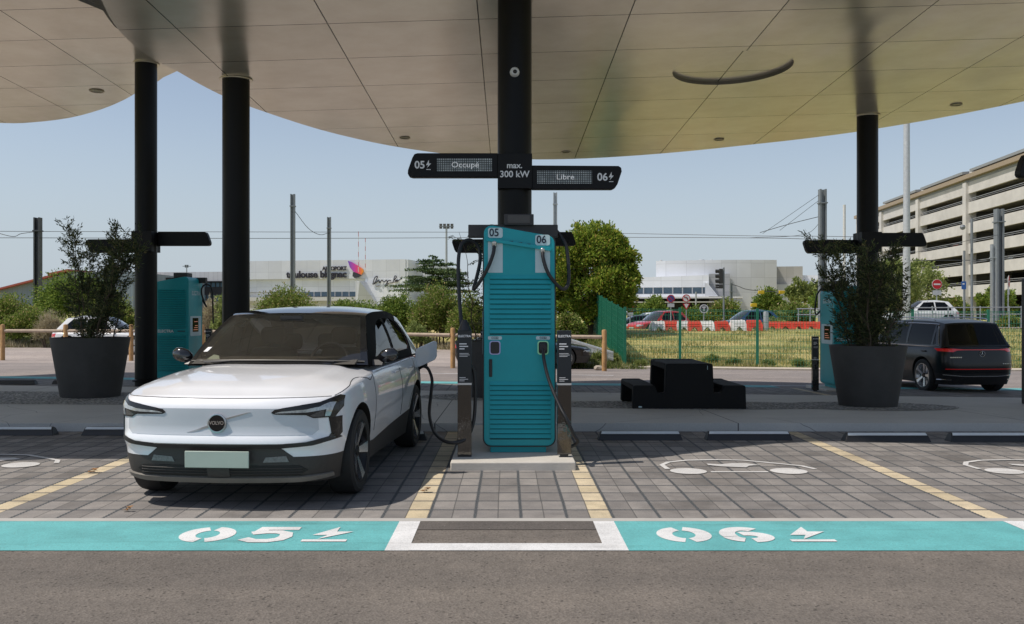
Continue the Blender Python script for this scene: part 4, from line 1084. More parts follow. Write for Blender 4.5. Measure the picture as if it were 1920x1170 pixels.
def wheel(c, x, y, r, side, style='hero', wdt=.225, steer=0):
    t = empty('wheel', (x, y, r)); t.parent = c
    hw = wdt/2; s = side
    MB().lathe([(r*.66, -hw*.9), (r*.9, -hw), (r*.975, -hw*.86), (r, -hw*.5), (r, hw*.5), (r*.975, hw*.86), (r*.9, hw), (r*.66, hw*.9)], 48, (0, 0, 0), 'x', close=False).build('tyre', M_tyre, t)
    MB().lathe([(0, s*hw*.25), (r*.6, s*hw*.25), (r*.69, s*hw*.95), (r*.72, s*hw*.95), (r*.66, -s*hw*.7)], 40, (0, 0, 0), 'x', close=False).build('rim', M_rim_d if style == 'hero' else M_rim_s, t)
    b = MB(); ns = 5
    for k in range(ns):
        a0 = 2*PI*k/ns+.3
        def pt(rad, a, o): return (s*(hw*o), rad*math.sin(a), rad*math.cos(a))
        w0, w1 = (.34, .20) if style == 'hero' else (.30, .13)
        v = [pt(r*.10, a0-w0*1.6, .62), pt(r*.10, a0+w0*1.6, .62), pt(r*.68, a0+w1, .98), pt(r*.68, a0-w1, .98)]
        v += [(p[0]-s*.035, p[1], p[2]) for p in v]
        b.add(v, [(0, 1, 2, 3), (7, 6, 5, 4), (0, 4, 5, 1), (1, 5, 6, 2), (2, 6, 7, 3), (3, 7, 4, 0)])
    b.build('spokes', M_rim_s, t, smooth=False)
    MB().lathe([(0, s*hw*.72), (r*.13, s*hw*.72), (r*.15, s*hw*.5)], 20, (0, 0, 0), 'x', close=False).build('hub_cap', M_rim_d, t)
    return t
def greenhouse(P, c, roof_m, side_m, glass_f, glass_s, windows, rear_m=None, interior=True, rear_glass=True):
    yb, yt, yr, ye, zb, wb, wr, H = [P[k] for k in ('yb', 'yt', 'yr', 'ye', 'zbelt', 'wb', 'wr', 'H')]
    zt = H-.075; sk = P.get('sk', .24)
    def ws(s, t):
        w = wb+(wr-wb)*t; x = s*w
        y = (yb+sk*s*s)+((yt+.10*s*s)-(yb+sk*s*s))*t; z = (zb+.008-.02*s*s)+((zt-.03*s*s)-(zb-.02*s*s))*t
        bul = .035*(1-t)*t*4; return (x, y-bul*.4, z+bul*.7)
    def grid(fn, s0, s1, t0, t1, ns, nt_, flip=False):
        vs = [fn(s0+(s1-s0)*i/ns, t0+(t1-t0)*j/nt_) for j in range(nt_+1) for i in range(ns+1)]
        fs = [(j*(ns+1)+i, j*(ns+1)+i+1, (j+1)*(ns+1)+i+1, (j+1)*(ns+1)+i) for j in range(nt_) for i in range(ns)]
        return MB().add(vs, fs)
    def shell(mb, nrm, d):   # gives a sheet thickness d against direction nrm(v)
        return mb
    # windscreen glass + dark border
    grid(ws, -.93, .93, .06, .955, 20, 12).build('windscreen', glass_f, c)
    b = MB()
    for a in ((-1, 1, 0, .06), (-1, 1, .955, 1.0), (-1, -.93, .06, .955), (.93, 1, .06, .955)):
        g = grid(lambda s, t: tuple(Vector(ws(s, t))), a[0], a[1], a[2], a[3], 20 if a[0] == -1 and a[1] == 1 else 3, 3 if a[1]-a[0] > 1.5 else 12); b.add(g.v, g.f)
    b.build('windscreen_border', P_gblack, c)
    ztp = lambda y: sinterp([(yt, zt), (yt+.35, H-.022), (yt+.8, H), ((yt+yr)/2+.2, H), (yr-.35, H-.03), (yr, H-.085)], y)
    def roof(s, t):
        y0 = yt+.10*s*s; y1 = yr+.04*(1-s*s); y = y0+(y1-y0)*t; w = wr+(P.get('wrr', wr-.02)-wr)*t
        z = ztp(y0+(y1-y0)*t)-(.03+.02*math.sin(t*PI))*abs(s)**2.6
        if t == 0: z = zt-.03*s*s
        return (s*w, y, z)
    grid(roof, -1, 1, 0, 1, 20, 24).build('roof', roof_m, c)
    rg = (lambda s, t: (s*((P.get('wrr', wr-.02))+(P['wb']*P.get('wrb', .97)-P.get('wrr', wr-.02))*t), (yr+.04*(1-s*s))+((ye+.06*(1-s*s))-(yr+.04*(1-s*s)))*t, (ztp(yr)-.03*abs(s)**2.6)+(P.get('zrear', zb)-ztp(yr)+.03*abs(s)**2.6)*t))
    inner = P.get('rwin', (-.86, .86, .10, .80))
    grid(rg, *inner, 16, 8).build('rear_window', P.get('rg') or (glass_s if rear_glass else side_m), c)
    b = MB()
    i0, i1, i2, i3 = inner
    for a in ((-1, 1, 0, i2), (-1, 1, i3, 1.0), (-1, i0, i2, i3), (i1, 1, i2, i3)):
        g = grid(rg, *a, 16 if a[1]-a[0] > 1.5 else 2, 3 if a[1]-a[0] > 1.5 else 8); b.add(g.v, g.f)
    b.build('tailgate_frame', rear_m or side_m, c)
    # sides
    A = [(ws(1, t)[1], ws(1, t)[2]) for t in [k/8 for k in range(9)]]
    Rf = [(roof(1, t)[1], roof(1, t)[2]) for t in [k/14 for k in range(1, 15)]]
    E = [(rg(1, t)[1], rg(1, t)[2]) for t in [k/6 for k in range(1, 7)]]
    out = A+Rf+E+[(y, zb-.03) for y in [E[-1][0]-(E[-1][0]-A[0][0])*k/8 for k in range(0, 9)]]
    edge = A+Rf+E
    def xs(y, z):
        ze = interp(sorted(edge), y); zl = zb-.03
        # half width of the upper edge at this y
        if y <= A[-1][0]: t = (y-A[0][0])/(A[-1][0]-A[0][0]+1e-9); xe = ws(1, cl(t))[0]
        elif y <= Rf[-1][0]: t = (y-A[-1][0])/(Rf[-1][0]-A[-1][0]); xe = roof(1, cl(t))[0]
        else: t = (y-Rf[-1][0])/(E[-1][0]-Rf[-1][0]); xe = rg(1, cl(t))[0]
        wbb = wb+.01
        if ze <= zl+.01: return xe
        u = cl((z-zl)/(ze-zl)); full = (H-.1-zl); k = cl((ze-zl)/full)
        x0 = wbb; return x0+(xe-x0)*u+.022*math.sin(u*PI)*k
    for sgn, nm in ((1, 'side_frame'), (-1, 'side_frame')):
        vs, fs = tri2d(out, windows, .07)
        b = MB().add([(sgn*xs(y, z), y, z) for y, z in vs], fs if sgn > 0 else [f[::-1] for f in fs]); o = b.build(nm, side_m, c)
        for w_ in windows:
            vs, fs = tri2d(w_, (), .08)
            MB().add([(sgn*(xs(y, z)-.006), y, z) for y, z in vs], fs if sgn > 0 else [f[::-1] for f in fs]).build('side_window', glass_s if P.get('dark') else G_side, c)
    if interior:
        MB().box(-wb+.05, wb-.05, yb+.32, ye-.25, zb-.01, zb+.02).build('cabin_floor', M_int, c)
        d = MB().prism([(yb+.10, zb-.0), (yb+.22, zb+.035), (yb+.60, zb+.045), (yb+.68, zb+.01), (yb+.68, zb-.02)], 'x', -wb+.09, wb-.09).build('dashboard', M_int, c)
        if interior == 2:
            for sx in (-.36, .36):
                s_ = MB().prism(rrect(-.23, .23, .5, 1.14, .08), 'y', 2.18, 2.34); s_.v = [(v[0]+sx, v[1]+(v[2]-.5)*.25, v[2]) for v in s_.v]; s = s_.build('front_seat', M_seat, c, bevel=.03)
                h = MB().prism(rrect(-.13, .13, 1.17, 1.34, .06), 'y', 2.36, 2.46); h.v = [(v[0]+sx, v[1], v[2]) for v in h.v]; h.build('headrest', M_seat, c, bevel=.02).parent = s
            for sx in (-.42, 0, .42):
                h = MB().prism(rrect(-.12, .12, 1.08, 1.26, .06), 'y', 3.12, 3.2); h.v = [(v[0]+sx, v[1], v[2]) for v in h.v]; h.build('rear_headrest', M_seat, c, bevel=.02)
            sw = smooth_path([(.37+.175*math.cos(t*PI/8), 1.80+.05*math.sin(t*PI/8), 1.03+.165*math.sin(t*PI/8)) for t in range(17)], 3)
            MB().tube(sw, .014, 8).build('steering_wheel', mat('wheel_leather', (.16, .15, .14), .5), c)
            MB().tube([(.2, 1.8, 1.03), (.54, 1.8, 1.03)], .022, 8).build('steering_spoke', M_int, c)
            m_ = MB().prism([(-.12, zt-.075), (.12, zt-.075), (.10, zt-.02), (-.10, zt-.02)], 'y', yt-.13, yt-.05).build('rear_view_mirror', M_int, c, bevel=.01)
    return ws, xs, roof
G_side = glass_mat('side_glass', (.10, .11, .11), .9)
def hero_car():
    P = dict(HERO); P['rg'] = glass_mat('rear_glass', (.6, .62, .6), 1.0)
    c = empty('parked_car', (-2.165, 6.93, 0), R(-4.3), 'white electric crossover with black roof, charging flap open, parked left of the front charger', 'car')
    bvh, ztop, wl = car_body(P, P_white, M_clad, c)
    wins = [[(1.76, 1.075), (1.88, 1.155), (2.17, 1.345), (2.34, 1.405), (2.56, 1.425), (2.60, 1.08)], [(2.68, 1.08), (2.645, 1.425), (3.0, 1.425), (3.25, 1.39), (3.42, 1.31), (3.53, 1.20), (3.52, 1.12), (3.44, 1.09)]]
    ws, xs, roof = greenhouse(P, c, P_gblack, P_pillar, G_car, G_side, wins, P_white, 2)
    # body-coloured quarter behind the rear door glass
    vs, fs = tri2d([(3.30, 1.405), (3.45, 1.34), (3.58, 1.22), (3.60, 1.10), (3.52, 1.05), (3.30, 1.03), (4.06, 1.01), (4.09, 1.05), (3.86, 1.26), (3.66, 1.41), (3.45, 1.43)][0:4]+[(3.58, 1.02), (4.08, 1.02), (3.98, 1.14), (3.80, 1.30), (3.64, 1.425), (3.42, 1.45)], (), .06)
    for sg in (1, -1): MB().add([(sg*(xs(y, z)+.006), y, z) for y, z in vs], fs if sg > 0 else [f[::-1] for f in fs]).build('rear_quarter', P_white, c)
    # cowl
    MB().add([(s*.80, 1.13+.26*s*s+d, 1.018+h-.02*s*s) for d, h in ((-.0, .006), (.09, .022)) for s in [k/10-1 for k in range(21)]], [(i, i+1, i+22, i+21) for i in range(20)]).build('cowl', M_plastic, c)
    fr = lambda px, py: ((px-413)/250, 1.48-(py-587)/250)
    # headlights
    hl = [(.405, .735), (.43, .757), (.60, .785), (.74, .805), (.845, .845), (.868, .835), (.872, .76), (.835, .69), (.70, .69), (.655, .715), (.43, .722)]
    for sg in (1, -1):
        o = proj(bvh, [(sg*a, b) for a, b in hl][::sg], 'front', .007, .03); L = o.build('headlight', M_lampd, c)
        drl = proj(bvh, [(sg*a, b) for a, b in [(.43, .731), (.47, .742), (.66, .757), (.74, .772), (.80, .80), (.835, .80), (.805, .70), (.775, .70), (.785, .752), (.66, .735)]][::sg], 'front', .0095, .03)
        drl.build('light_strip', M_lamp, L)
        proj(bvh, [(sg*a, b) for a, b in [(.68, .71), (.77, .752), (.77, .70), (.70, .70)]][::sg], 'front', .009, .03).build('lamp_block', mat('lamp_inner', (.12, .12, .12), .2, .5, var=.3, vscale=60), L)
        # vertical slots and wings
        proj(bvh, [(sg*a, b) for a, b in [(.80, .69), (.868, .69), (.866, .56), (.845, .525), (.80, .54), (.815, .57)]][::sg], 'front', .006, .03).build('air_slot', M_gloss, c)
        proj(bvh, [(sg*a, b) for a, b in [(.36, .40), (.51, .41), (.53, .365), (.34, .362)]][::sg], 'front', .007, .03).build('fog_trim', mat('ribbed_trim', (.2, .2, .2), .4, .4, var=.3, vscale=60), c)
    up = [(.845, .565), (.80, .545), (.66, .514), (.46, .503)]; lo = [(.866, .525), (.70, .488), (.47, .470)]
    proj(bvh, [(-a, b) for a, b in up]+[(a, b) for a, b in up[::-1]]+lo+[(-a, b) for a, b in lo[::-1]], 'front', .005, .025).build('lower_lip', M_plastic, c)
    proj(bvh, [(-.47, .472), (.47, .472), (.575, .392), (.575, .38), (-.575, .38), (-.575, .392)], 'front', .004, .03).build('bumper_centre', M_clad, c)
    proj(bvh, [(-.60, .335), (.60, .335), (.66, .30), (.60, .262), (-.60, .262), (-.66, .30)], 'front', .006, .04).build('lower_grille', mat('grille_black', (.008, .008, .008), .6, var=0), c)
    b = MB()
    for z in (.318, .298, .278):
        g = pline(bvh, [(-.62, z), (-.3, z), (.3, z), (.62, z)], 'front', .0035, .008); b.add(g.v, g.f)
    b.build('grille_slats', M_clad, c)
    proj(bvh, [(-.085, .338), (.085, .338), (.085, .258), (-.085, .258)], 'front', .018, .04).build('radar_cover', M_clad, c)
    proj(bvh, [(-.80, .262), (-.6, .252), (0, .247), (.6, .252), (.80, .262), (.80, .235), (.6, .215), (0, .208), (-.6, .215), (-.80, .235)], 'front', .02, .05).build('skid_strip', mat('skid_strip', (.20, .185, .165), .5, .2), c)
    # number plate
    MB().box(-.235, .255, -.030, -.018, .328, .452).build('number_plate', M_plate, c, bevel=.004)
    # body-colour field, greyer paint stands in for its recess shade; slash and badge
    proj(bvh, [(-.66, .765), (.66, .765), (.735, .70), (.74, .60), (.70, .565), (-.70, .565), (-.74, .60), (-.735, .70)], 'front', .0025, .05).build('grille_panel', P_panel, c)
    bar = proj(bvh, [(-.235, .583), (-.20, .583), (-.045, .630), (-.05, .648)], 'front', .006, .03); b2 = proj(bvh, [(.06, .68), (.065, .695), (.225, .737), (.255, .740), (.20, .722)], 'front', .006, .03); b2.v, b2.f = b2.v, b2.f
    bar.add(b2.v, b2.f); bar.build('diagonal_bar', M_steel, c, smooth=False)
    h = bvh.ray_cast(Vector((0, -3, .657)), Vector((0, 1, 0)))[0]
    bd = MB().lathe([(.0, -.012), (.060, -.012), (.064, -.014), (.072, -.012), (.074, .01)], 40, (0, h.y-.006, .657), 'y').build('badge', M_steel, c)
    MB().lathe([(0, -.015), (.060, -.015), (.060, -.008)], 40, (0, h.y-.006, .657), 'y').build('badge_disc', M_gloss, bd)
    text('badge_lettering', 'VOLVO', .037, M_crome, (0, h.y-.0225, .659), bd, bold=.0012, extr=.001, sx=.9)
    # shut lines
    dk = M_well
    def line(nm, pts, view, r=.0035): 
        return pline(bvh, pts, view, r).build(nm, dk, c)
    line('hood_seam', [(-.80, .842), (-.6, .842), (-.3, .838), (0, .836), (.3, .838), (.6, .842), (.80, .842)], 'front')
    for sg in (1, -1):
        v = 'right' if sg > 0 else 'left'
        line('hood_side_seam', [(.30, .845), (.55, .885), (.90, .935), (1.12, .925), (1.22, .90), (1.38, .94)], v)
        line('door_seam', [(1.40, .98), (1.36, .90), (1.33, .75), (1.31, .45)], v, .003); line('door_seam', [(2.62, 1.0), (2.62, .75), (2.60, .45)], v, .003)
        line('door_seam', [(3.42, 1.0), (3.38, .85), (3.22, .68), (3.08, .60), (3.02, .48)], v, .003)
        x1 = bvh.ray_cast(Vector((3*sg, 2.4, .86)), Vector((-sg, 0, 0)))[0].x
        for y in (2.40, 3.20):
            hx = bvh.ray_cast(Vector((3*sg, y, .90)), Vector((-sg, 0, 0)))[0].x
            MB().box(min(hx, hx+sg*.022), max(hx, hx+sg*.022), y-.09, y+.09, .888, .912).build('door_handle', P_white, c, bevel=.008)
        # mirrors
        mm = MB(); n = 14
        prof = [(0, -.12), (.035, -.115), (.075, -.07), (.09, .0), (.08, .07), (.045, .11), (0, .118)]
        mm.lathe(prof, 20, (0, 0, 0), 'x'); mm.v = [(sg*(.965+v[0]*.78), 1.60+v[1]*.6+abs(v[0])*.15, 1.085+v[2]*(.85 if v[2] > 0 else .65)+v[0]*.12) for v in mm.v]
        M_ = mm.build('mirror_housing', P_gblack, c)
        MB().prism([(1.55, 1.005), (1.68, 1.005), (1.66, 1.055), (1.60, 1.06)], 'x', min(sg*.80, sg*.93), max(sg*.80, sg*.93)).build('mirror_arm', M_plastic, M_, bevel=.008)
    # shoulder glass trim, sticker, wipers
    for w_ in ((-.62, 1.24, -.1, 1.19), (-.05, 1.17, .55, 1.26)):
        MB().tube([(w_[0], w_[1]+.03, 1.045), ((w_[0]+w_[2])/2, (w_[1]+w_[3])/2+.03, 1.06), (w_[2], w_[3]+.03, 1.052)], .008, 6).build('wiper', M_plastic, c)
    q = [ws(s, t) for s, t in ((-.90, .20), (-.84, .20), (-.82, .28), (-.88, .28))]
    MB().add([(a, b-.004, d+.004) for a, b, d in q], [(0, 1, 2, 3)]).build('windscreen_sticker', M_white, c)
    q = [ws(s, t) for s, t in ((-.80, .07), (-.62, .07), (-.66, .13), (-.74, .15))]
    MB().add([(a, b+.03, d+.0) for a, b, d in q], [(0, 1, 2, 3)]).build('dashboard_paper', mat('paper_green', (.45, .55, .45), .6), c)
    pl = MB()
    for s0, s1, t in ((-.97, .97, .045),):
        pl.tube([tuple(Vector(ws(s0+(s1-s0)*k/16, t))+Vector((0, -.006, .006))) for k in range(17)], .006, 5)
    pl.build('screen_seal', mat('seal_grey', (.16, .15, .13), .5), c)
    MB().tube([(s*.57, 2.0+.9*t, 1.5) for s, t in ()], .01, 4) if False else None
    # wheels
    for y in P['wy']:
        for sg in (-1, 1): wheel(c, sg*.80, y, P['rw'], sg)
    # charging flap on the left rear wing
    hx = bvh.ray_cast(Vector((3, 3.78, .93)), Vector((-1, 0, 0)))[0].x
    fl = MB().prism(rrect(-.0, .255, .83, 1.05, .045), 'y', -.012, .012)
    ca_, sa_ = math.cos(R(20)), math.sin(R(20))
    fl.v = [(hx-.005+v[0]*ca_*.98-v[1]*sa_, 3.66+v[0]*sa_+v[1]*ca_, v[2]+v[0]*.42+.02) for v in fl.v]
    fl.build('charging_flap', P_white, c, bevel=.005)
    proj(bvh, rrect(3.66, 3.88, .82, 1.0, .03), 'right', .004, .04).build('charging_recess', M_well, c)
    MB().tube([(hx-.02, 3.77, .90), (hx+.05, 3.76, .895), (hx+.11, 3.74, .88)], .038, 12, .03).build('charging_plug', M_plastic, c)
    # rear lamps
    for sg in (1, -1): proj(bvh, [(sg*a, b) for a, b in [(.62, .98), (.82, .98), (.85, .8), (.78, .72), (.70, .72)]][::-sg], 'back', .006, .04).build('tail_light', M_tail, c)
    return c
hero_car()

# ---------------------------------------------------------------- the other cars
def gcar(loc, rz, label, pm, L=4.4, W=1.82, H=1.5, kind='hatch', roof_m=None, name='parked_car', dark=False, rim='s', low=True, flip=False, detail=True, clad=None, cat='car'):
    """generic car, front at local y=0"""
    k = L/4.23; z_ = H/1.55
    P = dict(HERO); P['bulge'] = .006; P['L'] = L; P['W'] = W; P['H'] = H
    boot = kind == 'sedan'
    P['wy'] = (.86*k, (3.45 if not boot else 3.38)*k); P['rw'] = .335 if H < 1.6 else .375; P['zb'] = .19*z_
    hz = .93 if kind != 'suv' else 1.0
    P['top'] = [(0, .72*z_*hz), (.1, .78*z_*hz), (.5*k, .88*z_*hz), (1.2*k, .97*z_*hz), (1.7*k, .985*z_*hz), (3.4*k, 1.01*z_*hz), (L-.15, (1.02 if boot or kind == 'suv' else 1.0)*z_*hz), (L, .96*z_*hz)]
    P['plan'] = [(x*W/1.84, y*k) for x, y in HERO['plan']]
    P['side_sec'] = [(a*z_, b) for a, b in HERO['side_sec']]
    P['nose'] = [(.2, .12), (.35, .02), (.5, 0), (.65, .02), (.8, .10), (1.1, .2)]
    P['tail'] = [(.2, .12), (.4, .03), (.6, .0), (.8, .02), (1.0, .05), (1.2, .07)]
    P['cl_front'] = .30; P['zbelt'] = .965*z_*hz+.01; P['wb'] = .80*W/1.84; P['wr'] = .62*W/1.84
    P['yb'] = 1.15*k; P['yt'] = (1.98 if kind != 'suv' else 1.85)*k
    P['yr'], P['ye'] = {'hatch': (3.55*k, 4.02*k), 'sedan': (2.95*k, 3.72*k), 'suv': (3.84*k, L-.17)}[kind]
    if kind == 'suv': P['wr'] = .68*W/1.84; P['wb'] = .83*W/1.84; P['wrb'] = .89; P['wrr'] = .62*W/1.84; P['rwin'] = (-.93, .93, .06, .93)
    P['dark'] = dark
    c = empty(name, loc, rz, label, cat)
    bvh, zt, wl = car_body(P, pm, clad or M_clad, c, 90 if low else 130, True)
    zb = P['zbelt']+.03; ztp = H-.15; yb, yt, yr, ye = P['yb'], P['yt'], P['yr'], P['ye']
    m1 = (yt+yr)/2-.05
    a0 = yb+.24*1+(yt-yb)*.18+.12
    if kind == 'suv':
        m1 = yt+.98; m2 = m1+1.0
        wins = [[(a0, zb), (yt+.12, ztp), (m1-.06, ztp+.02), (m1-.02, zb)], [(m1+.05, zb), (m1+.03, ztp+.02), (m2-.06, ztp+.015), (m2, zb+.12), (m2, zb)], [(m2+.07, zb), (m2+.03, ztp+.01), (yr-.22, ztp-.01), (yr-.02, zb+.02)]]
    else:
        wins = [[(a0, zb), (yt+.14, ztp), (m1-.04, ztp+.02), (m1, zb)], [(m1+.07, zb), (m1+.04, ztp+.02), (yr-.25, ztp), (yr+.12, zb+.12), (yr+.10, zb)]]
    gs = G_dark if dark else G_side
    P['xs'] = greenhouse(P, c, roof_m or pm, pm if not dark else pm, G_car, gs, wins, None, 1)[1]; P['wins'] = wins
    for y in P['wy']:
        for sg in (-1, 1): wheel(c, sg*(W/2-.125), y, P['rw'], sg, rim)
    zh = .72*z_*hz
    for sg in (1, -1):
        proj(bvh, [(sg*a, b) for a, b in [(.42, zh-.10), (.5, zh-.01), (.82, zh+.02), (.84, zh-.08), (.6, zh-.13)]][::sg], 'front', .006, .06).build('headlight', M_lamp, c)
        if kind != 'suv': proj(bvh, [(sg*a, b) for a, b in [(.50, .82*z_), (.86*W/1.84, .84*z_), (.86*W/1.84, .70*z_), (.58, .70*z_)]][::-sg], 'back', .006, .06).build('tail_light', M_tail, c)
        v = 'right' if sg > 0 else 'left'
        mm = MB().lathe([(0, -.09), (.05, -.07), (.07, 0), (.05, .08), (0, .09)], 14, (0, 0, 0), 'x'); x0 = P['wb']+.08
        mm.v = [(sg*(x0+.05+q[0]*.9), yb+.50+q[1]*.7, zb+.03+q[2]*.85) for q in mm.v]; mm.build('mirror_housing', pm if kind != 'suv' else P_gblack, c)
        for y in (m1+.0,): pline(bvh, [(y, P['zbelt']-.03), (y, .6), (y-.02, .42)], v, .004).build('door_seam', M_well, c)
        for y in (m1-.12, m1+.85):
            hx = bvh.ray_cast(Vector((3*sg, y, P['zbelt']-.12)), Vector((-sg, 0, 0)))[0]
            if hx: MB().box(min(hx.x, hx.x+sg*.025), max(hx.x, hx.x+sg*.025), y-.08, y+.08, P['zbelt']-.13, P['zbelt']-.10).build('door_handle', pm, c, bevel=.006)
    proj(bvh, [(-.26, .5), (.26, .5), (.26, .4), (-.26, .4)], 'front', .01, .08).build('number_plate', M_plate, c)
    return c, P, bvh
# black SUV at the right
X0, Y0 = (1775-VX)/F*17.0, 0
suv_loc = (10.05, 20.35)
def black_suv():
    L, W, H = 4.66, 1.84, 1.66; rz = R(180+6); 
    # the tail faces the camera; local y = 0 is the front, so the origin lies beyond
    tx, ty = 10.42, 20.30; a = R(7); fx, fy = -math.sin(a), math.cos(a)
    loc = (tx+fx*L, ty+fy*L, gz(tx, ty)-.03)
    c, P, bvh = gcar(loc, PI+a, 'black SUV seen from behind at the right edge, with a full-width red light bar', P_black, L, W, H, 'suv', dark=True, low=False, clad=M_plastic)
    # window trim, roof rails, lamps
    lo = P['wins'][0][0]; w3 = P['wins'][2]; y0, zb_ = P['wins'][0][0]; zt_ = P['wins'][0][1][1]+.035
    path = [(y0-.08, zb_-.01), (P['wins'][0][1][0]-.02, zt_-.01), (2.9, zt_+.01), (w3[2][0]-.05, zt_-.01), (w3[2][0]+.08, zt_-.06), (w3[3][0]+.07, zb_+.08), (w3[3][0]+.0, zb_-.025), (2.9, zb_-.03), (y0-.08, zb_-.025)]
    for sg in (1, -1): MB().tube([(sg*(P['xs'](p.x, p.y)+.006), p.x, p.y) for p in smooth_path([(a_, b_, 0) for a_, b_ in path], 6)], .009, 5).build('window_trim', M_crome, c)
    for sg in (1, -1):
        b = MB().tube(smooth_path([(sg*.66, 1.95, 1.60), (sg*.665, 2.05, 1.66), (sg*.66, 3.0, 1.685), (sg*.645, 3.75, 1.655), (sg*.635, 3.9, 1.61)], 6), .014, 6).build('roof_rail', M_steel, c)
        proj(bvh, [(sg*a_, b_) for a_, b_ in [(.42, .985), (.62, .998), (.90, 1.0), (.905, .945), (.64, .925), (.56, .962), (.42, .968)]][::-sg], 'back', .01, .05).build('tail_light', M_tail, c)
        pline(bvh, [(3.9, .30), (4.2, .31), (4.6, .32)], 'right' if sg > 0 else 'left', .012).build('side_bumper_trim', M_crome, c)
    proj(bvh, [(-.42, .984), (.42, .984), (.42, .969), (-.42, .969)], 'back', .008, .05).build('light_bar', M_tail, c)
    proj(bvh, [(-.78, .56), (.78, .56), (.78, .548), (-.78, .548)], 'back', .01, .05).build('reflector_line', M_tail, c)
    pline(bvh, [(-.80, .43), (-.4, .40), (0, .40), (.4, .40), (.80, .43)], 'back', .014, .01).build('bumper_trim', M_crome, c)
    h = bvh.ray_cast(Vector((0, 9, .90)), Vector((0, -1, 0)))[0]
    b = MB().tube([(.062*math.cos(t*PI/12), h.y+.01, .885+.062*math.sin(t*PI/12)) for t in range(25)], .006, 6)
    for t in (90, 210, 330): b.tube([(0, h.y+.012, .885), (.06*math.cos(R(t)), h.y+.012, .885+.06*math.sin(R(t)))], .007, 5, .002)
    b.build('star_emblem', M_crome, c)
    for x0, wd in ((.48, .28), (-.68, .32)):
        b = MB(); x = x0
        for k in range(6): b.box(x, x+wd/8, h.y-.0, h.y+.012, .80 if x0 > 0 else .66, .825 if x0 > 0 else .68); x += wd/6
        b.build('model_letters', M_crome, c)
    MB().box(-.5, .5, 4.1, 4.14, 1.44, 1.46).build('rear_wiper', M_plastic, c) if False else None
    return c
black_suv()
def side_car(px_rear, Y, label, pm, L, H, kind='hatch', nose_right=True, z=None, rz_extra=0, **kw):
    X = (px_rear-VX)*Y/F; z = gz(X, Y) if z is None else z
    if nose_right: loc = (X+L, Y+.0, z); rz = PI/2
    else: loc = (X, Y, z); rz = -PI/2
    return gcar(loc, rz+rz_extra, label, pm, L, 1.8, H, kind, **kw)
# local +y is backward: rz = 90deg turns it to -X, so the nose points to +X
side_car(108, 38.6, 'white hatchback behind the wooden rail at the far left', P_w2, 4.35, 1.60)
side_car(852, 30.9, 'dark sedan parked behind the front charger, nose to the right', P_char, 4.55, 1.42, 'sedan')
side_car(590, 43.5, 'silver car roof just visible between the white car and the bushes', P_grey, 4.2, 1.40, 'hatch')
side_car(1655, 58.5, 'white car with a red tail light behind the lamp post at the right', P_w2, 4.6, 1.68, 'hatch', False)
a_, *_ = side_car(1184, 58, 'red car with black windows behind the barriers', P_red, 4.2, 1.55, 'hatch', False, .10, rz_extra=R(28))
side_car(1337, 60, 'dark blue car behind the red and white barriers', P_blue, 4.6, 1.58, 'hatch', False, .12, rz_extra=R(12))
side_car(1128, 64, 'dark car behind the green fence corner, left of the red car', P_black, 4.4, 1.3, 'hatch', False, .05)
side_car(1155, 68, 'white car roof left of the red car', P_w2, 4.3, 1.5, 'hatch', False, .05)
# ================================================================ vegetation
def leafy(name, blobs, nl, size, m, parent, off, clump=.16, elong=.55, nclump=None, up=.25, fill=.3):
    """foliage of many small leaf faces gathered in clumps over a set of ellipsoids"""
    vol = np.array([b[3]*b[4]*b[5] for b in blobs])**.67; vol /= vol.sum(); V = []; F_ = []
    for b, fr in zip(blobs, vol):
        n = int(nl*fr); nc = nclump or max(8, int(n/70))
        d = np.random.normal(0, 1, (nc, 3)); d /= np.linalg.norm(d, axis=1)[:, None]; d[:, 2] = np.where(d[:, 2] < -.3, -d[:, 2]*.5, d[:, 2])
        rr = np.random.uniform(.60, 1.0, nc)**.6*np.random.uniform(.88, 1.10, nc)
        inner = np.random.rand(nc) < fill; rr[inner] *= np.random.uniform(.3, .9, inner.sum())
        C_ = d*rr[:, None]; k = np.random.randint(0, nc, n)
        sc = np.random.uniform(.6, 1.3, nc)
        off_ = np.clip(np.random.normal(0, 1, (n, 3)), -1.7, 1.7)*clump*sc[k][:, None]; p = (C_[k]+off_)*np.array(b[3:6])+np.array(b[0:3])
        dirs = C_[k]+off_*1.5+np.array([0, 0, up]); dirs /= np.linalg.norm(dirs, axis=1)[:, None]+1e-9
        v, f = leaves_arrays(p, dirs, size, size*elong, .55); F_.append(f+sum(len(x) for x in V)); V.append(v)
    v = np.concatenate(V); f = np.concatenate(F_)
    return np_mesh(name, v, f, m, parent, off)
def G(*st): return st
L_bright = leaf_mat('pine_leaf', [(0, (.06, .11, .012)), (.35, (.18, .27, .03)), (.75, (.32, .39, .05)), (.93, (.42, .40, .08)), (1, (.40, .26, .07))], .35)
L_bush = leaf_mat('bush_leaf', [(0, (.08, .12, .02)), (.5, (.20, .27, .05)), (.86, (.31, .36, .09)), (.95, (.42, .30, .13)), (1, (.52, .40, .26))], .35)
L_green = leaf_mat('green_leaf', [(0, (.07, .12, .02)), (.5, (.17, .26, .045)), (.9, (.28, .35, .07)), (1, (.40, .40, .11))], .35)
L_cedar = leaf_mat('cedar_leaf', [(0, (0.030, 0.060, 0.027)), (.5, (0.068, 0.120, 0.045)), (1, (0.135, 0.180, 0.068))], .1)
L_pale = leaf_mat('pale_leaf', [(0, (0.120, 0.165, 0.045)), (.5, (0.240, 0.300, 0.090)), (1, (0.390, 0.420, 0.150))], .35)
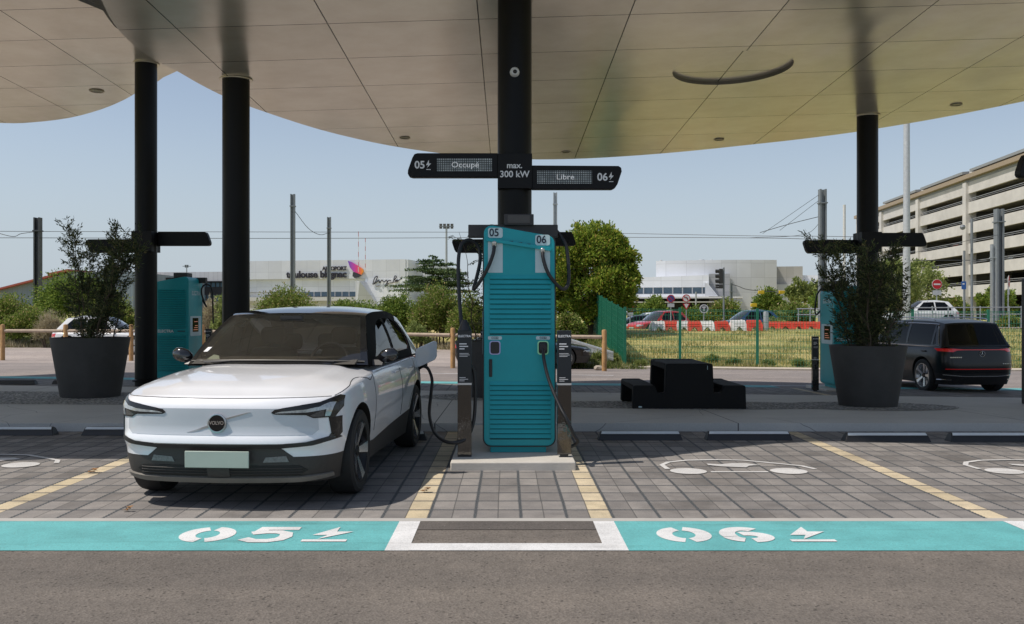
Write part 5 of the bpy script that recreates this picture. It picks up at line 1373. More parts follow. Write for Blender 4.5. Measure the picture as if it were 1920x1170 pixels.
L_straw = leaf_mat('straw_leaf', [(0, (.25, .21, .12)), (.5, (.42, .36, .23)), (1, (.55, .49, .35))], .3)
def shrub(label, x0, x1, ytop, ybase, Y, m, n, size, seed, name='shrub', group='bushes on the bank behind the parking lot', depth=.8, lumps=5, cat='shrub', **kw):
    """bush spanning a stretch of the bank: x0..x1 and its top given as directions from the lens, at distance Y"""
    np.random.seed(seed); rs = random.Random(seed)
    a = at(x0, ytop, Y); b = at(x1, ybase, Y); cx = (a[0]+b[0])/2; wx = (b[0]-a[0])/2; zt = a[2]; zb = min(b[2], gz(cx, Y)); h = zt-zb
    c = empty(name, (cx, Y, zb), 0, label, cat, group); n = int(n*2.4); size *= .8
    bl = [(0, 0, h*.45, wx*.8, wx*.8*depth, h*.52)]
    for k in range(lumps):
        t = (k+.5)/lumps*2-1; hh = h*rs.uniform(.62, 1.0)*(1-.35*abs(t)**2); w = wx/lumps*rs.uniform(1.3, 1.9)
        bl.append((t*wx*.85, rs.uniform(-.5, .5)*wx*depth, hh*.55, w, w*depth, hh*.45))
    bl = [(q[0], q[1], q[2], q[3], min(q[4], 3.0), q[5]) for q in bl]
    leafy('foliage', bl, n, size, m, c, None, **kw)
    b_ = MB()
    for k in range(6):
        x = rs.uniform(-.7, .7)*wx; b_.tube([(x*.6, 0, -.1), (x, rs.uniform(-.3, .3), h*.5)], .05, 5, .02)
    b_.build('stems', M_bark, c, smooth=False); return c
def tree(label, px, pyt, Y, wpx, ybot, m, n, size, seed, trunk_r=.18, group='trees in the background', name='tree', lumps=14, cat='tree', zb=None, **kw):
    np.random.seed(seed); rs = random.Random(seed)
    X, _, zt = at(px, pyt, Y); zb = gz(X, Y) if zb is None else zb; zl = CAMH-(ybot-VY)*Y/F; w = wpx/2*Y/F; hc = (zt-zl)
    c = empty(name, (X, Y, zb), 0, label, cat, group)
    cz = (zt+zl)/2-zb; bl = [(0, 0, cz, w*.72, w*.72, hc*.42)]
    for k in range(lumps):
        a = rs.uniform(0, 2*PI); u = rs.uniform(-.85, .85); rr = math.sqrt(1-u*u); q = rs.uniform(.26, .42)
        bl.append((w*.70*rr*math.cos(a), w*.70*rr*math.sin(a), cz+hc*.5*.72*u, w*q, w*q, hc*.5*q*1.1))
    leafy('crown', bl, n, size, m, c, None, **kw)
    b = MB().tube(smooth_path([(0, 0, -.1), (.05, 0, (cz-hc*.3)), (-.08, .05, cz), (0, 0, cz+hc*.3)], 4), trunk_r, 8, trunk_r*.3)
    for k in range(7):
        a = rs.uniform(0, 6.28); z0 = cz-hc*.35+k*hc*.08
        b.tube([(0, 0, z0), (w*.3*math.cos(a), w*.3*math.sin(a), z0+hc*.12), (w*.6*math.cos(a), w*.6*math.sin(a), z0+hc*.18)], trunk_r*.4, 6, .02)
    b.build('trunk', M_bark, c); return c
tree('big rounded bright green pine tree behind the charger and green fence', 1103, 416, 47, 176, 640, L_bright, 95000, .155, 5, .25, lumps=38, clump=.12, fill=.08, nclump=40)
# left bank
shrub('tall dark green bush behind the left planter', 52, 232, 514, 610, 52, L_green, 14000, .17, 1)
shrub('olive green bush at the far left edge', -70, 75, 552, 640, 48, L_bush, 9000, .16, 2)
shrub('green bush left of the left planter, above the rail', 0, 110, 580, 648, 46.5, L_bush, 7000, .14, 3)
shrub('green bush right behind the left planter shrub', 150, 262, 556, 630, 50, L_bush, 7000, .15, 4)
shrub('tuft of pale dry grass left of the left planter', 62, 128, 588, 640, 45.5, L_straw, 4200, .26, 5, depth=.5, elong=.08, up=1.6, name='dry_grass_tuft', cat='grass tuft', group='dry grass tufts on the bank')
shrub('patch of tall pale dry grass right of the left rear charging station', 366, 430, 566, 650, 46, L_straw, 6000, .30, 6, depth=.5, elong=.08, up=1.8, name='dry_grass_tuft', cat='grass tuft', group='dry grass tufts on the bank')
shrub('bright leafy sprout above the dry grass, left of the second column', 396, 440, 560, 592, 45, L_pale, 1500, .2, 7)
shrub('wide hedge with reddish tips seen above the white car roof', 466, 612, 545, 610, 47, L_bush, 12000, .15, 8, lumps=8)
shrub('low green hedge continuing right above the white car roof', 590, 735, 566, 612, 50, L_green, 8000, .16, 9, lumps=8)
shrub('green bush above the rear of the white car', 700, 790, 552, 625, 49, L_green, 8000, .15, 10)
shrub('large olive bush left of the front charger', 765, 880, 541, 632, 47, L_bush, 14000, .15, 11, lumps=6)
shrub('large olive bush right behind the left stele', 838, 925, 556, 640, 45, L_bush, 11000, .14, 12, lumps=5)
shrub('small round yellow-green bush beside the rear of the white car', 752, 806, 607, 640, 43, L_pale, 3200, .12, 13)
shrub('dry olive bush just right of the front charger', 1035, 1100, 588, 645, 42.5, L_bush, 6000, .14, 14)
shrub('bush behind the front charger', 900, 1050, 560, 640, 46, L_bush, 8000, .15, 15)
# cedar in tiers
def cedar():
    np.random.seed(31); rs = random.Random(31); Y = 72; X, _, zt = at(812, 481, Y); z0 = gz(X, Y)
    c = empty('cedar_tree', (X, Y, z0), 0, 'dark tiered cedar tree in front of the white terminal', 'tree', 'trees in the background'); bl = []
    H_ = zt-z0
    for k in range(9):
        t = k/8; z = H_*(.38+.60*t); w = 3.3*(1-t)**.75+.3
        for j in range(4):
            a = rs.uniform(0, 6.28); bl.append((math.cos(a)*w*.5, math.sin(a)*w*.5, z+rs.uniform(-.1, .1), w*.62, w*.5, .075))
    leafy('crown', bl, 15000, .17, L_cedar, c, None, clump=.2, up=0, fill=.7)
    MB().tube([(0, 0, -.1), (.05, 0, H_*.5), (0, 0, H_*.97)], .16, 8, .03).build('trunk', M_bark, c)
cedar()
# middle and right background
for i, (lb, a, b, t, bt, Y, m, n) in enumerate((
    ('green bush behind the red car', 1188, 1262, 556, 600, 78, L_green, 4500), ('low green bush between the red and blue cars', 1262, 1330, 578, 606, 66, L_green, 3000),
    ('reddish green bush above the blue car', 1318, 1400, 562, 600, 74, L_bush, 3600), ('dark green tree-like bush behind the traffic light', 1408, 1475, 543, 600, 80, L_green, 5200),
    ('bush right of the blue car', 1440, 1530, 566, 612, 62, L_bush, 5200), ('pale low bush beside the white railing', 1430, 1490, 590, 616, 57, L_pale, 1800),
    ('green bush near the first no entry sign', 1765, 1822, 556, 600, 75, L_bush, 3800), ('rust tinged bush beside the grey masts', 1870, 1925, 590, 625, 56, L_bush, 2200))):
    shrub(lb, a, b, t, bt, Y, m, n, .17*Y/50, 40+i, group='bushes beyond the barriers')
tree('slim olive green tree behind the rear bays, left of the right planter', 1508, 512, 76, 60, 590, L_pale, 4500, .24, 61, .12, lumps=9, fill=.5)
tree('small green tree partly behind the right planter shrub', 1535, 545, 70, 44, 600, L_green, 2500, .22, 62, .1, lumps=6)
tree('airy pale green tree behind the lamp post at the right', 1685, 474, 66, 118, 606, L_pale, 10500, .20, 63, .14, lumps=16, fill=.5, clump=.2)
tree('airy pale green tree right of the lamp post', 1742, 492, 70, 86, 600, L_pale, 4200, .20, 64, .12, lumps=11, fill=.5, clump=.25)
tree('small green pine in front of the car park, beside the second no entry sign', 1872, 530, 72, 72, 612, L_green, 5000, .22, 65, .12, lumps=10)
# grass tufts along the fence (stuff)
def blades(name, region, n, h, m, lab=None):
    np.random.seed(77); x0, x1, y0, y1 = region
    xs = np.random.uniform(x0, x1, n); ys = y0+(y1-y0)*np.random.rand(n)**1.4
    z = np.array([gz(a, b) for a, b in zip(xs, ys)])-.03; patch = .5+.5*np.sin(xs*1.7)*np.sin(ys*.9+xs*.3)
    p = np.stack([xs, ys, z], 1); d = np.stack([np.random.normal(0, .35, n), np.random.normal(0, .35, n), np.ones(n)], 1)
    v, f = leaves_arrays(p, d, h, .03, .15); v = v.reshape(n, 4, 3); base = v[:, :1]; v = base+(v-base)*(.35+.9*patch)[:, None, None]
    o = np_mesh(name, v.reshape(-1, 3), f, m); tag(o, kind='stuff'); return o
L_gr = leaf_mat('grass_blade', [(0, (.16, .20, .05)), (.4, (.34, .33, .11)), (.8, (.55, .47, .22)), (1, (.66, .58, .34))], .4)
blades('grass', (3.2, 24, 32.6, 36), 26000, .22, L_gr)
blades('grass', (3.2, 30, 36, 50), 26000, .18, L_gr)
blades('verge_grass', (1.0, 4.6, 30.5, 45), 9000, .35, leaf_mat('verge_blade', [(0, (.06, .10, .02)), (.6, (.15, .19, .05)), (1, (.34, .30, .14))], .3))
blades('bank_grass', (-44, 3, 45.5, 49), 16000, .45, L_straw)
# big weeds by the fence
for i, (px, py, w_, h_) in enumerate(((1335, 686, 24, 20), (1378, 690, 26, 17), (1118, 690, 26, 34), (1150, 690, 22, 24), (1500, 690, 30, 16), (1200, 690, 20, 14), (1440, 690, 22, 14))):
    X, Y, z = ground_px(px, py, 0); 
    shrub('weed tuft at the foot of the green fence, ' + ('left of its second post', 'between its second and third posts', 'left of the corner post, tall', 'against the corner post', 'near the rear stele', 'right of the corner post', 'right of its third post')[i], px-w_/2, px+w_/2, py-h_, py, Y+.5, L_pale, 420, .16, 80+i, name='weed', cat='weed', group='weeds at the fence foot', lumps=2, elong=.25, up=.9)

# ================================================================ fences and rails
M_wood = mat('pine_wood', (.42, .24, .10), .75, var=.25, vscale=7, bmp=.3, bscale=30); M_wood2 = mat('weathered_rail', (.42, .33, .25), .8, var=.2, vscale=6, bmp=.3)
M_fgreen = mat('green_fence_paint', (.015, .17, .10), .45, var=.1); M_galv = mat('galvanised_steel', (.42, .44, .45), .45, .6, var=.15); M_mast = mat('grey_mast_paint', (.22, .24, .25), .5, .3, var=.1)
def wood_fence():
    c = wempty('wooden_rail_fence', (-10, 33, -.3), 'low wooden post and rail fence along the rear parking lot', 'fence')
    P_ = [(-130, 683, 33.4), (5, 683, 33.4), (123, 683, 33.2), (246, 683, 33.0), (380, 684, 32.6), (520, 686, 32), (690, 688, 31), (849, 692, 29.8), (990, 694, 29.4), (1133, 696, 29.0)]
    pts = []
    for px, py, Y in P_:
        X = (px-VX)/F*Y; z = gz(X, Y); pts.append((X, Y, z+1.0))
        MB().lathe([(.078, 0), (.078, 1.27), (.06, 1.31), (0, 1.32)], 16, (X, Y, z-.02)).build('post', M_wood, c)
    for a, b in zip(pts, pts[1:]):
        A = Vector((a[0]+.08, a[1], a[2]+.06)); B_ = Vector((b[0]-.08, b[1], b[2]+.06)); MB().tube([A, B_], .06, 10).build('rail', M_wood2, c)
wood_fence()
def mesh_fence():
    c = wempty('mesh_fence', (3.4, 33, -.3), 'green welded mesh fence running across the grass, turning back at its left corner', 'fence')
    def Zg(X, Y): return gz(X, Y)
    Yf = 32.8; H_ = 2.06
    px = [1172, 1275, 1420, 1566, 1711, 1853, 1998]; X_ = [(p-VX)/F*Yf for p in px]
    def post(X, Y, w_=.035): MB().box(X-w_, X+w_, Y-.03, Y+.03, Zg(X, Y)-.05, Zg(X, Y)+H_+.05).build('post', M_fgreen, c)
    for X in X_: post(X, Yf, .045)
    def panel(A, B_, name='mesh_panel', vs=.10, slat=False, H0=.06):
        A = Vector(A); B_ = Vector(B_); L = (B_-A).length; u = (B_-A)/L; b = MB(); n = max(1, int(L/vs))
        for k in range(n+1):
            p = A+u*(L*k/n); z = Zg(p.x, p.y); r = .0045
            q = Vector((-u.y, u.x, 0))*r; w = u*r
            b.add([p+Vector((0, 0, z+H0))+o for o in (-w-q, w-q, w+q, -w+q)]+[p+Vector((0, 0, z+H_))+o for o in (-w-q, w-q, w+q, -w+q)], [(0, 1, 5, 4), (1, 2, 6, 5), (2, 3, 7, 6), (3, 0, 4, 7)])
        for h in (.08, .30, .52, .74, .96, 1.18, 1.40, 1.62, 1.84, 2.04):
            for dz in ((0, .05) if h in (.08, .74, 1.40, 2.04) else (0,)):
                pts = [Vector((A.x+(B_.x-A.x)*k/6, A.y+(B_.y-A.y)*k/6, 0)) for k in range(7)]; b.tube([p+Vector((0, 0, Zg(p.x, p.y)+h-dz)) for p in pts], .0055, 4, cap=False)
        b.build(name, M_fgreen, c, smooth=False)
    for a, b_ in zip(X_, X_[1:]): panel((a, Yf, 0), (b_, Yf, 0))
    # the run going back from the corner
    A = (X_[0], Yf); E_ = ((1096-VX)/F*56, 56.0); nn = 9
    q = [(A[0]+(E_[0]-A[0])*k/nn, A[1]+(E_[1]-A[1])*k/nn) for k in range(nn+1)]
    for k in range(1, nn+1): post(*q[k])
    for a, b_ in zip(q, q[1:]):
        panel((*a, 0), (*b_, 0), vs=.05)
        b = MB(); n = 24
        for j in range(n):      # privacy strips woven into the mesh
            t0, t1 = (j+.12)/n, (j+.80)/n
            p0 = (a[0]+(b_[0]-a[0])*t0, a[1]+(b_[1]-a[1])*t0); p1 = (a[0]+(b_[0]-a[0])*t1, a[1]+(b_[1]-a[1])*t1)
            b.add([(p0[0]+.01, p0[1], Zg(*p0)+.15), (p1[0]+.01, p1[1], Zg(*p1)+.15), (p1[0]+.01, p1[1], Zg(*p1)+H_-.02), (p0[0]+.01, p0[1], Zg(*p0)+H_-.02)], [(0, 1, 2, 3)])
        b.build('privacy_strips', mat('green_strip', (.05, .34, .24), .5, var=.15, vscale=3), c, smooth=False)
mesh_fence()
def guard_rail():
    c = wempty('guard_rail', (3, 32, -.3), 'short galvanised guard rail end slanting down beside the corner of the green fence', 'guard rail')
    p0 = Vector(at(1068, 642, 36)); p1 = Vector(at(1150, 668, 31.2)); u = (p1-p0); b = MB()
    prof = [(.0, .16), (.04, .13), (.04, .08), (.0, .045), (.0, -.045), (.04, -.08), (.04, -.13), (0, -.16)]
    n = len(prof); b.add([tuple(p0+Vector((0, -a, z))) for a, z in prof]+[tuple(p1+Vector((0, -a, z))) for a, z in prof], [(i, i+1, i+1+n, i+n) for i in range(n-1)])
    b.build('beam', M_galv, c, smooth=False)
    for t in (.1, .9):
        p = p0+u*t; MB().box(p.x-.04, p.x+.04, p.y+.01, p.y+.09, gz(p.x, p.y)-.05, p.z+.1).build('post', M_galv, c)
guard_rail()
X, Y, z = ground_px(1112, 684)
def rock(px, py, r, lb, seed):
    rs = random.Random(seed); X, Y, z = ground_px(px, py); bm = bmesh.new(); bmesh.ops.create_icosphere(bm, subdivisions=2, radius=r)
    for v in bm.verts: v.co *= rs.uniform(.8, 1.15); v.co.z *= .7
    me = bpy.data.meshes.new('rock'); bm.to_mesh(me); bm.free(); o = bpy.data.objects.new('rock', me); COL.objects.link(o); o.location = (X, Y, z+r*.3); me.materials.append(mat('rock_stone', (.36, .31, .25), .9, var=.3, vscale=5, bmp=.5)); tag(o, lb, 'rock', 'stones beside the wooden post')
rock(1107, 690, .22, 'grey stone in front of the dark sedan nose', 1); rock(1122, 694, .16, 'smaller stone at the foot of the wooden post', 2)
# water-filled barriers
M_bw = mat('white_plastic_barrier', (.70, .69, .67), .5, var=.08); M_br = mat('red_plastic_barrier', (.55, .045, .02), .5, var=.12)
def barrier_proto(m, h=.92, w=.86):
    c = empty('traffic_barrier', (0, 0, 0))
    def sec(z): return .24*max(0.0, 1-z/h)**.8+.11
    o = [(-w/2, 0), (-w*.22, 0)]+[(-w*.22+(w*.44)*k/8, .33*math.sin(PI*k/8)+.02) for k in range(1, 8)]+[(w*.22, 0), (w/2, 0), (w/2*.97, h*.55), (w/2*.80, h), (-w/2*.80, h), (-w/2*.97, h*.55)]
    vs, fs = tri2d(o, (), .09); n = len(vs)
    b = MB().add([(x, -sec(z), z) for x, z in vs]+[(x, sec(z), z) for x, z in vs], [f for f in fs]+[tuple(i+n for i in f[::-1]) for f in fs])
    # rim
    k = len(o); b.add([(x, -sec(z), z) for x, z in o]+[(x, sec(z), z) for x, z in o], [(i, i+k, (i+1) % k+k, (i+1) % k) for i in range(k)])
    b.build('shell', m, c, ang=50); MB().cyl((w*.25, 0, h), .05, .035, 12).build('filler_cap', m, c)
    b = MB()
    for z in (.42, .62): b.box(-w*.34, w*.34, -sec(z)-.02, -sec(z)+.01, z-.012, z+.012)
    b.build('mould_ribs', m, c)
    return c
pw_, pr_ = barrier_proto(M_bw), barrier_proto(M_br); used = set()
row = [(1233, 'w', 1), (1257, 'r', 1), (1279, 'w', 1), (1301, 'r', 1), (1325, 'w', 1), (1352, 'r', 1), (1383, 'w', 1.1), (1413, 'r', 1.1), (1446, 'r', .8), (1470, 'r', .8), (1494, 'r', .8), (1518, 'r', .8), (1545, 'r', .8)]
names = ['white barrier at the left end of the row, before the red car', 'first red barrier, second from the left of the row', 'white barrier just right of the first red one', 'second red barrier, right of the fence post by the red car', 'third white barrier, between the two cars', 'red barrier below the front of the blue car', 'white barrier below the middle of the blue car', 'tall red barrier at the rear of the blue car', 'low red barrier right of the steel bollard', 'low red barrier, second right of the bollard', 'low red barrier, third right of the bollard', 'low red barrier beside the white mast foot', 'low red barrier behind the right rear charger']
for i, (px, k, s) in enumerate(row):
    Y = 49.2 if i < 8 else 50.4; X = (px-VX)/F*Y; p = pw_ if k == 'w' else pr_
    if k not in used: used.add(k); o = p
    else: o = copy_tree(p)
    o.location = (X, Y, gz(X, Y)-.02); o.scale = (.92 if i < 6 else 1.0, 1, s*.56); o.rotation_euler = (0, 0, R(random.Random(i).uniform(-9, 9)))
    tag(o, names[i], 'barrier', 'red and white plastic road barriers')
x, y, z = (1436-VX)/F*49, 49, .6
tag(MB().lathe([(.14, 0), (.14, .95), (.11, 1.03), (0, 1.05)], 16, (x, y, gz(x, y)-.02)).build('bollard', M_galv, None), 'steel bollard right of the tall red barrier', 'bollard')

# ================================================================ masts, lamps, signs
def mast(px, pyt, Y, wpx, label, m=None, hsec=True, zb=None, name='tram_mast', cat='mast', group='tram line masts', taper=1.0):
    X, _, zt = at(px, pyt, Y); zb = gz(X, Y)-.1 if zb is None else zb; w = wpx*Y/F/2; c = wempty(name, (X, Y, zb), label, cat, group); m = m or M_mast
    if hsec:
        MB().box(X-w, X-w*.55, Y-w, Y+w, zb, zt).build('flange', m, c); MB().box(X+w*.55, X+w, Y-w, Y+w, zb, zt).build('flange', m, c); MB().box(X-w*.549, X+w*.549, Y-.02, Y+.02, zb, zt-.02).build('web', m, c)
        MB().box(X-w*1.25, X+w*1.25, Y-w*1.2, Y+w*1.2, zt-.9, zt-.82).build('clamp', m, c)
    else: MB().lathe([(w, zb), (w*taper, zt)], 20, (X, Y, 0)).build('pole', m, c)
    return c
mast(71, 408, 60, 11.5, 'dark H-section mast at the far left', mat('dark_mast', (.07, .075, .08), .5, .3))
mast(549, 364, 66, 8, 'taller grey mast in front of the terminal lettering'); mast(617, 407, 72, 6.5, 'shorter grey mast right of the taller one')
mast(1041, 361, 68, 7, 'grey mast rising left of the big pine', M_galv); mast(1542, 355, 58, 12.5, 'grey mast left of the right planter shrub')
mast(1873, 392, 62, 13.5, 'tall grey H-section mast before the car park at the right'); mast(1862, 458, 60, 7.5, 'shorter grey mast beside the tall one at the right', M_galv)
mast(1371, 530, 90, 5, 'short grey mast behind the traffic light'); mast(1480, 545, 80, 3.5, 'thin pole among the bushes right of the traffic light', M_galv, False); mast(1305, 547, 85, 3, 'thin pole between the round signs and the traffic light', M_galv, False)
mast(1160, 538, 56, 3.2, 'thin grey pole beside the big pine', M_galv, False)
mast(1700, 226, 52, 13.5, 'tall pale lamp post right of the right column', mat('pale_post', (.55, .56, .57), .45, .4, var=.12), False, name='lamp_post', cat='lamp post', group='posts', taper=.82)
mast(1822, 410, 57, 4.6, 'slim grey pole with a camera before the car park', M_mast, False); mast(1808, 470, 56, 4.2, 'slim pole with a blue sign before the car park', M_mast, False)
mast(1583, 384, 90, 5, 'white antenna mast above the right planter shrub', mat('white_mast', (.6, .6, .6), .5), False)
# camera ball, blue sign etc. on those poles
X, Y, Z = at(1808, 535, 55.8)
sgn = wempty('blue_road_sign', (X, Y, Z), 'small blue sign on the slim pole before the car park', 'road sign')
MB().prism(rrect(X-.17, X+.10, Z-.24, Z+.24, .03), 'y', Y-.03, Y).build('plate', mat('blue_sign', (.02, .10, .35), .4, var=0), sgn); MB().box(X-.12, X-.0, Y-.034, Y-.029, Z+.05, Z+.12).build('white_mark', M_white, sgn)
X, Y, Z = at(1805, 426, 56.6)
tag(MB().lathe([(0, -.17), (.12, -.12), (.16, 0), (.12, .12), (0, .16)], 16, (X, Y, Z)).build('dome_camera', M_mast, None), 'grey ball camera hanging beside the slim pole before the car park', 'camera')
def floodlight(px, pyt, pyb, Y, label, n=4, s=1.0):
    X, _, zt = at(px, pyt, Y); zb = at(px, pyb, Y)[2]; c = wempty('floodlight_mast', (X, Y, zb), label, 'floodlight', 'airport floodlight masts')
    MB().lathe([(.28*s, zb), (.20*s, zt)], 12, (X, Y, 0)).build('pole', M_galv, c); MB().box(X-1.5*s, X+1.5*s, Y-.08, Y+.08, zt-.1, zt+.05).build('crossbar', M_galv, c)
    for k in range(n):
        x = X+(k-(n-1)/2)*.75*s
        for dz in (.25, -.32): MB().prism([(x-.26*s, zt+(dz-.2)*s), (x+.26*s, zt+(dz-.2)*s), (x+.3*s, zt+(dz+.22)*s), (x-.3*s, zt+(dz+.22)*s)], 'y', Y-.2*s, Y+.1*s).build('lamp_head', mat('flood_head', (.10, .10, .09), .4, .4), c)
floodlight(837, 424, 600, 150, 'floodlight mast with a cluster of lamps above the cedar', 4, .8); floodlight(350, 499, 560, 190, 'small floodlight mast above the left terminal roof', 2, .55)
for px, pyt in ((672, 434), (685, 446)):
    X, Y, zt = at(px, pyt, 185)
    b = MB(); z0 = CAMH+ (587-510)*185/F
    c = wempty('antenna', (X, Y, z0), 'thin red and white antenna above the terminal logo, ' + ('left and taller' if px == 672 else 'right and shorter'), 'antenna', 'antennas above the terminal')
    nseg = 8
    for k in range(nseg): MB().cyl((X, Y, z0+(zt-z0)*k/nseg), .055, (zt-z0)/nseg, 8).build('segment', mat('antenna_red', (.5, .08, .06), .5, var=0) if k % 2 else mat('antenna_white', (.7, .7, .7), .5, var=0), c)
# wires
M_wire = mat('wire', (.06, .065, .07), .6, var=0)
def wire(pts, r, label):
    tag(MB().tube(smooth_path(pts, 6), r, 5, cap=False).build('overhead_wire', M_wire, None, smooth=False), label, 'wire', 'tram overhead wires')
wire([at(-60, 433, 58), at(72, 434, 60), at(549, 435, 66), at(1041, 436, 68), at(1400, 442, 62), at(1542, 443, 58), at(1700, 446, 56)], .017, 'upper tram wire across the whole sky')
wire([at(-60, 446, 58), at(72, 446, 60), at(549, 447, 66), at(1041, 445, 68), at(1400, 446, 62), at(1542, 449, 58), at(1700, 453, 56)], .019, 'lower tram wire just beneath the upper one')
wire([at(553, 396, 66), at(578, 428, 67), at(600, 440, 69), at(617, 436, 72)], .02, 'sagging stay wire between the two masts at the terminal')
wire([at(-40, 425, 59), at(20, 443, 59), at(40, 438, 60), at(71, 434, 60)], .02, 'looped stay wire left of the dark left mast')
wire([at(1540, 362, 58), at(1430, 438, 60)], .014, 'stay wire slanting from the top of the right mast'); wire([at(1540, 372, 58), at(1462, 432, 60)], .014, 'second stay wire slanting from the right mast')
wire([at(1540, 405, 58), at(1480, 420, 60), at(1425, 436, 62)], .022, 'curved insulated bracket wire on the right mast'); wire([at(1540, 415, 58), at(1505, 440, 60), at(1400, 446, 62)], .014, 'lowest stay wire of the right mast')
wire([at(1700, 475, 56), at(1760, 466, 58), at(1822, 449, 57), at(1873, 440, 62)], .014, 'sagging wire crossing the car park at its middle'); wire([at(1700, 536, 56), at(1862, 486, 60)], .014, 'lower wire crossing the front of the car park') if False else None
wire([at(1700, 488, 56), at(1862, 488, 60)], .022, 'straight wire from the lamp post to the right masts')
# road signs
M_sred = mat('sign_red', (.50, .012, .02), .45, var=.05); M_sblue = mat('sign_blue', (.06, .05, .20), .45, var=.05); M_swhite = mat('sign_white', (.65, .65, .64), .45, var=.03)
def rsign(px, py, Y, rpx, label, kind, plate=True, turn=0.0, rx=1.0):
    X, _, Z = at(px, py, Y); r = rpx*Y/F; zb = gz(X, Y)-.05
    c = empty('road_sign', (X, Y, zb), turn, label, 'road sign', 'round road signs beyond the fence')
    h = Z-zb; MB().cyl((0, .05, 0), .035, h+r*.8, 10).build('pole', M_galv, c)
    D = lambda rr, y0, y1, nm, m: MB().cyl((0, y0, h), rr, y1-y0, 36, 'y').build(nm, m, c)
    D(r, 0, .015, 'rim_disc', M_swhite if kind == 'entry' else M_sred)
    if kind == 'entry': D(r*.93, -.006, .0, 'red_disc', M_sred); MB().box(-r*.66, r*.66, -.012, -.006, h-r*.15, h+r*.15).build('white_bar', M_swhite, c)
    if kind == 'park':
        D(r*.78, -.006, 0, 'blue_disc', M_sblue); b = MB(); vs, fs = ribbon([(-r*.6, r*.6), (r*.6, -r*.6)], r*.16); b.add([(v[0], -.009, h+v[1]) for v in vs], fs); b.build('slash', M_sred, c, smooth=False)
    if kind == 'turn':
        D(r*.78, -.006, 0, 'white_disc', M_swhite); vs, fs = ribbon([(r*.3, -r*.5), (r*.3, 0), (r*.1, r*.25), (-r*.35, r*.25)], r*.18); MB().add([(v[0], -.009, h+v[1]) for v in vs], fs).add([(-r*.3, -.009, h+r*.5), (-r*.3, -.009, h), (-r*.6, -.009, h+r*.25)], [(0, 1, 2)]).build('arrow', M_navy, c, smooth=False)
        vs, fs = ribbon([(-r*.62, r*.6), (r*.62, -r*.6)], r*.14); MB().add([(v[0], -.012, h+v[1]) for v in vs], fs).build('slash', M_sred, c, smooth=False)
        for s_, yy, m in ((1, -.002, M_sred), (.62, -.008, M_swhite)):
            t = [(-r*.95*s_, h-r*1.3-r*.25*(1-s_)), (r*.95*s_, h-r*1.3-r*.25*(1-s_)), (0, h-r*1.3-r*1.7*s_-r*.15*(1-s_)*3)]
            MB().prism(t, 'y', yy, yy+.006).build('yield_triangle' if s_ == 1 else 'yield_centre', m, c)
    if plate: MB().box(-r*.85, r*.85, 0, .012, h-r*2.1, h-r*1.2).build('plate', mat('plate_grey', (.5, .52, .53), .5), c)
    return c
rsign(1757, 533, 58, 9.5, 'no entry sign with a small plate, right of the lamp post', 'entry'); rsign(1892, 528, 58, 11.5, 'no entry sign turned sideways near the right edge', 'entry', turn=R(55))
rsign(1258, 560, 56, 7.5, 'no parking sign with a plate, left of the no left turn sign', 'park'); rsign(1181.5, 578, 62, 6.5, 'smaller no parking sign right at the green fence corner', 'park')
rsign(1287, 559.5, 55, 7.5, 'no left turn sign over a yield triangle', 'turn', False)
# traffic light
def tlight():
    Y = 54; X, _, zt = at(1357, 500, Y); c = wempty('traffic_light', (X, Y, gz(X, Y)), 'grey pole with a three-lamp traffic light facing left', 'traffic light')
    MB().cyl((X, Y, gz(X, Y)-.05), .055, zt-gz(X, Y), 12).build('pole', M_mast, c)
    for py0, py1, n in ((504, 532, 3), (533, 541, 2)):
        z1 = at(0, py0, Y)[2]; z0 = at(0, py1, Y)[2]; q = MB().box(X-.27, X-.08, Y-.12, Y+.12, z0, z1).build('signal_head', mat('dark_signal', (.03, .03, .03), .5), c, bevel=.02)
        for k in range(n): 
            zc = z0+(z1-z0)*(k+.5)/n; MB().lathe([(.10 if n == 3 else .05, 0), (.11 if n == 3 else .06, -.2)], 14, (X-.27, Y, zc), 'x', close=False).build('hood', mat('dark_signal', (.03, .03, .03), .5), c)
tlight()
X, Y, Z = at(1320, 579, 63)
tg = wempty('tram_stop_sign', (X, Y, gz(X, Y)), 'round tram stop sign with a white letter T between the two cars', 'sign')
MB().lathe([(.24, -.01), (.30, -.01), (.30, .02), (.24, .02), (.24, -.01)], 28, (X, Y, Z), 'y', close=False).build('ring', M_swhite, tg); MB().cyl((X, Y+.001, Z), .24, .01, 24, 'y').build('disc', mat('dark_disc', (.1, .1, .1), .5), tg)
MB().box(X-.13, X+.13, Y-.02, Y, Z+.08, Z+.15).box(X-.035, X+.035, Y-.02, Y, Z-.16, Z+.08).build('letter', M_swhite, tg); MB().cyl((X, Y+.04, gz(X, Y)), .04, Z-gz(X, Y), 8).build('pole', M_galv, tg)
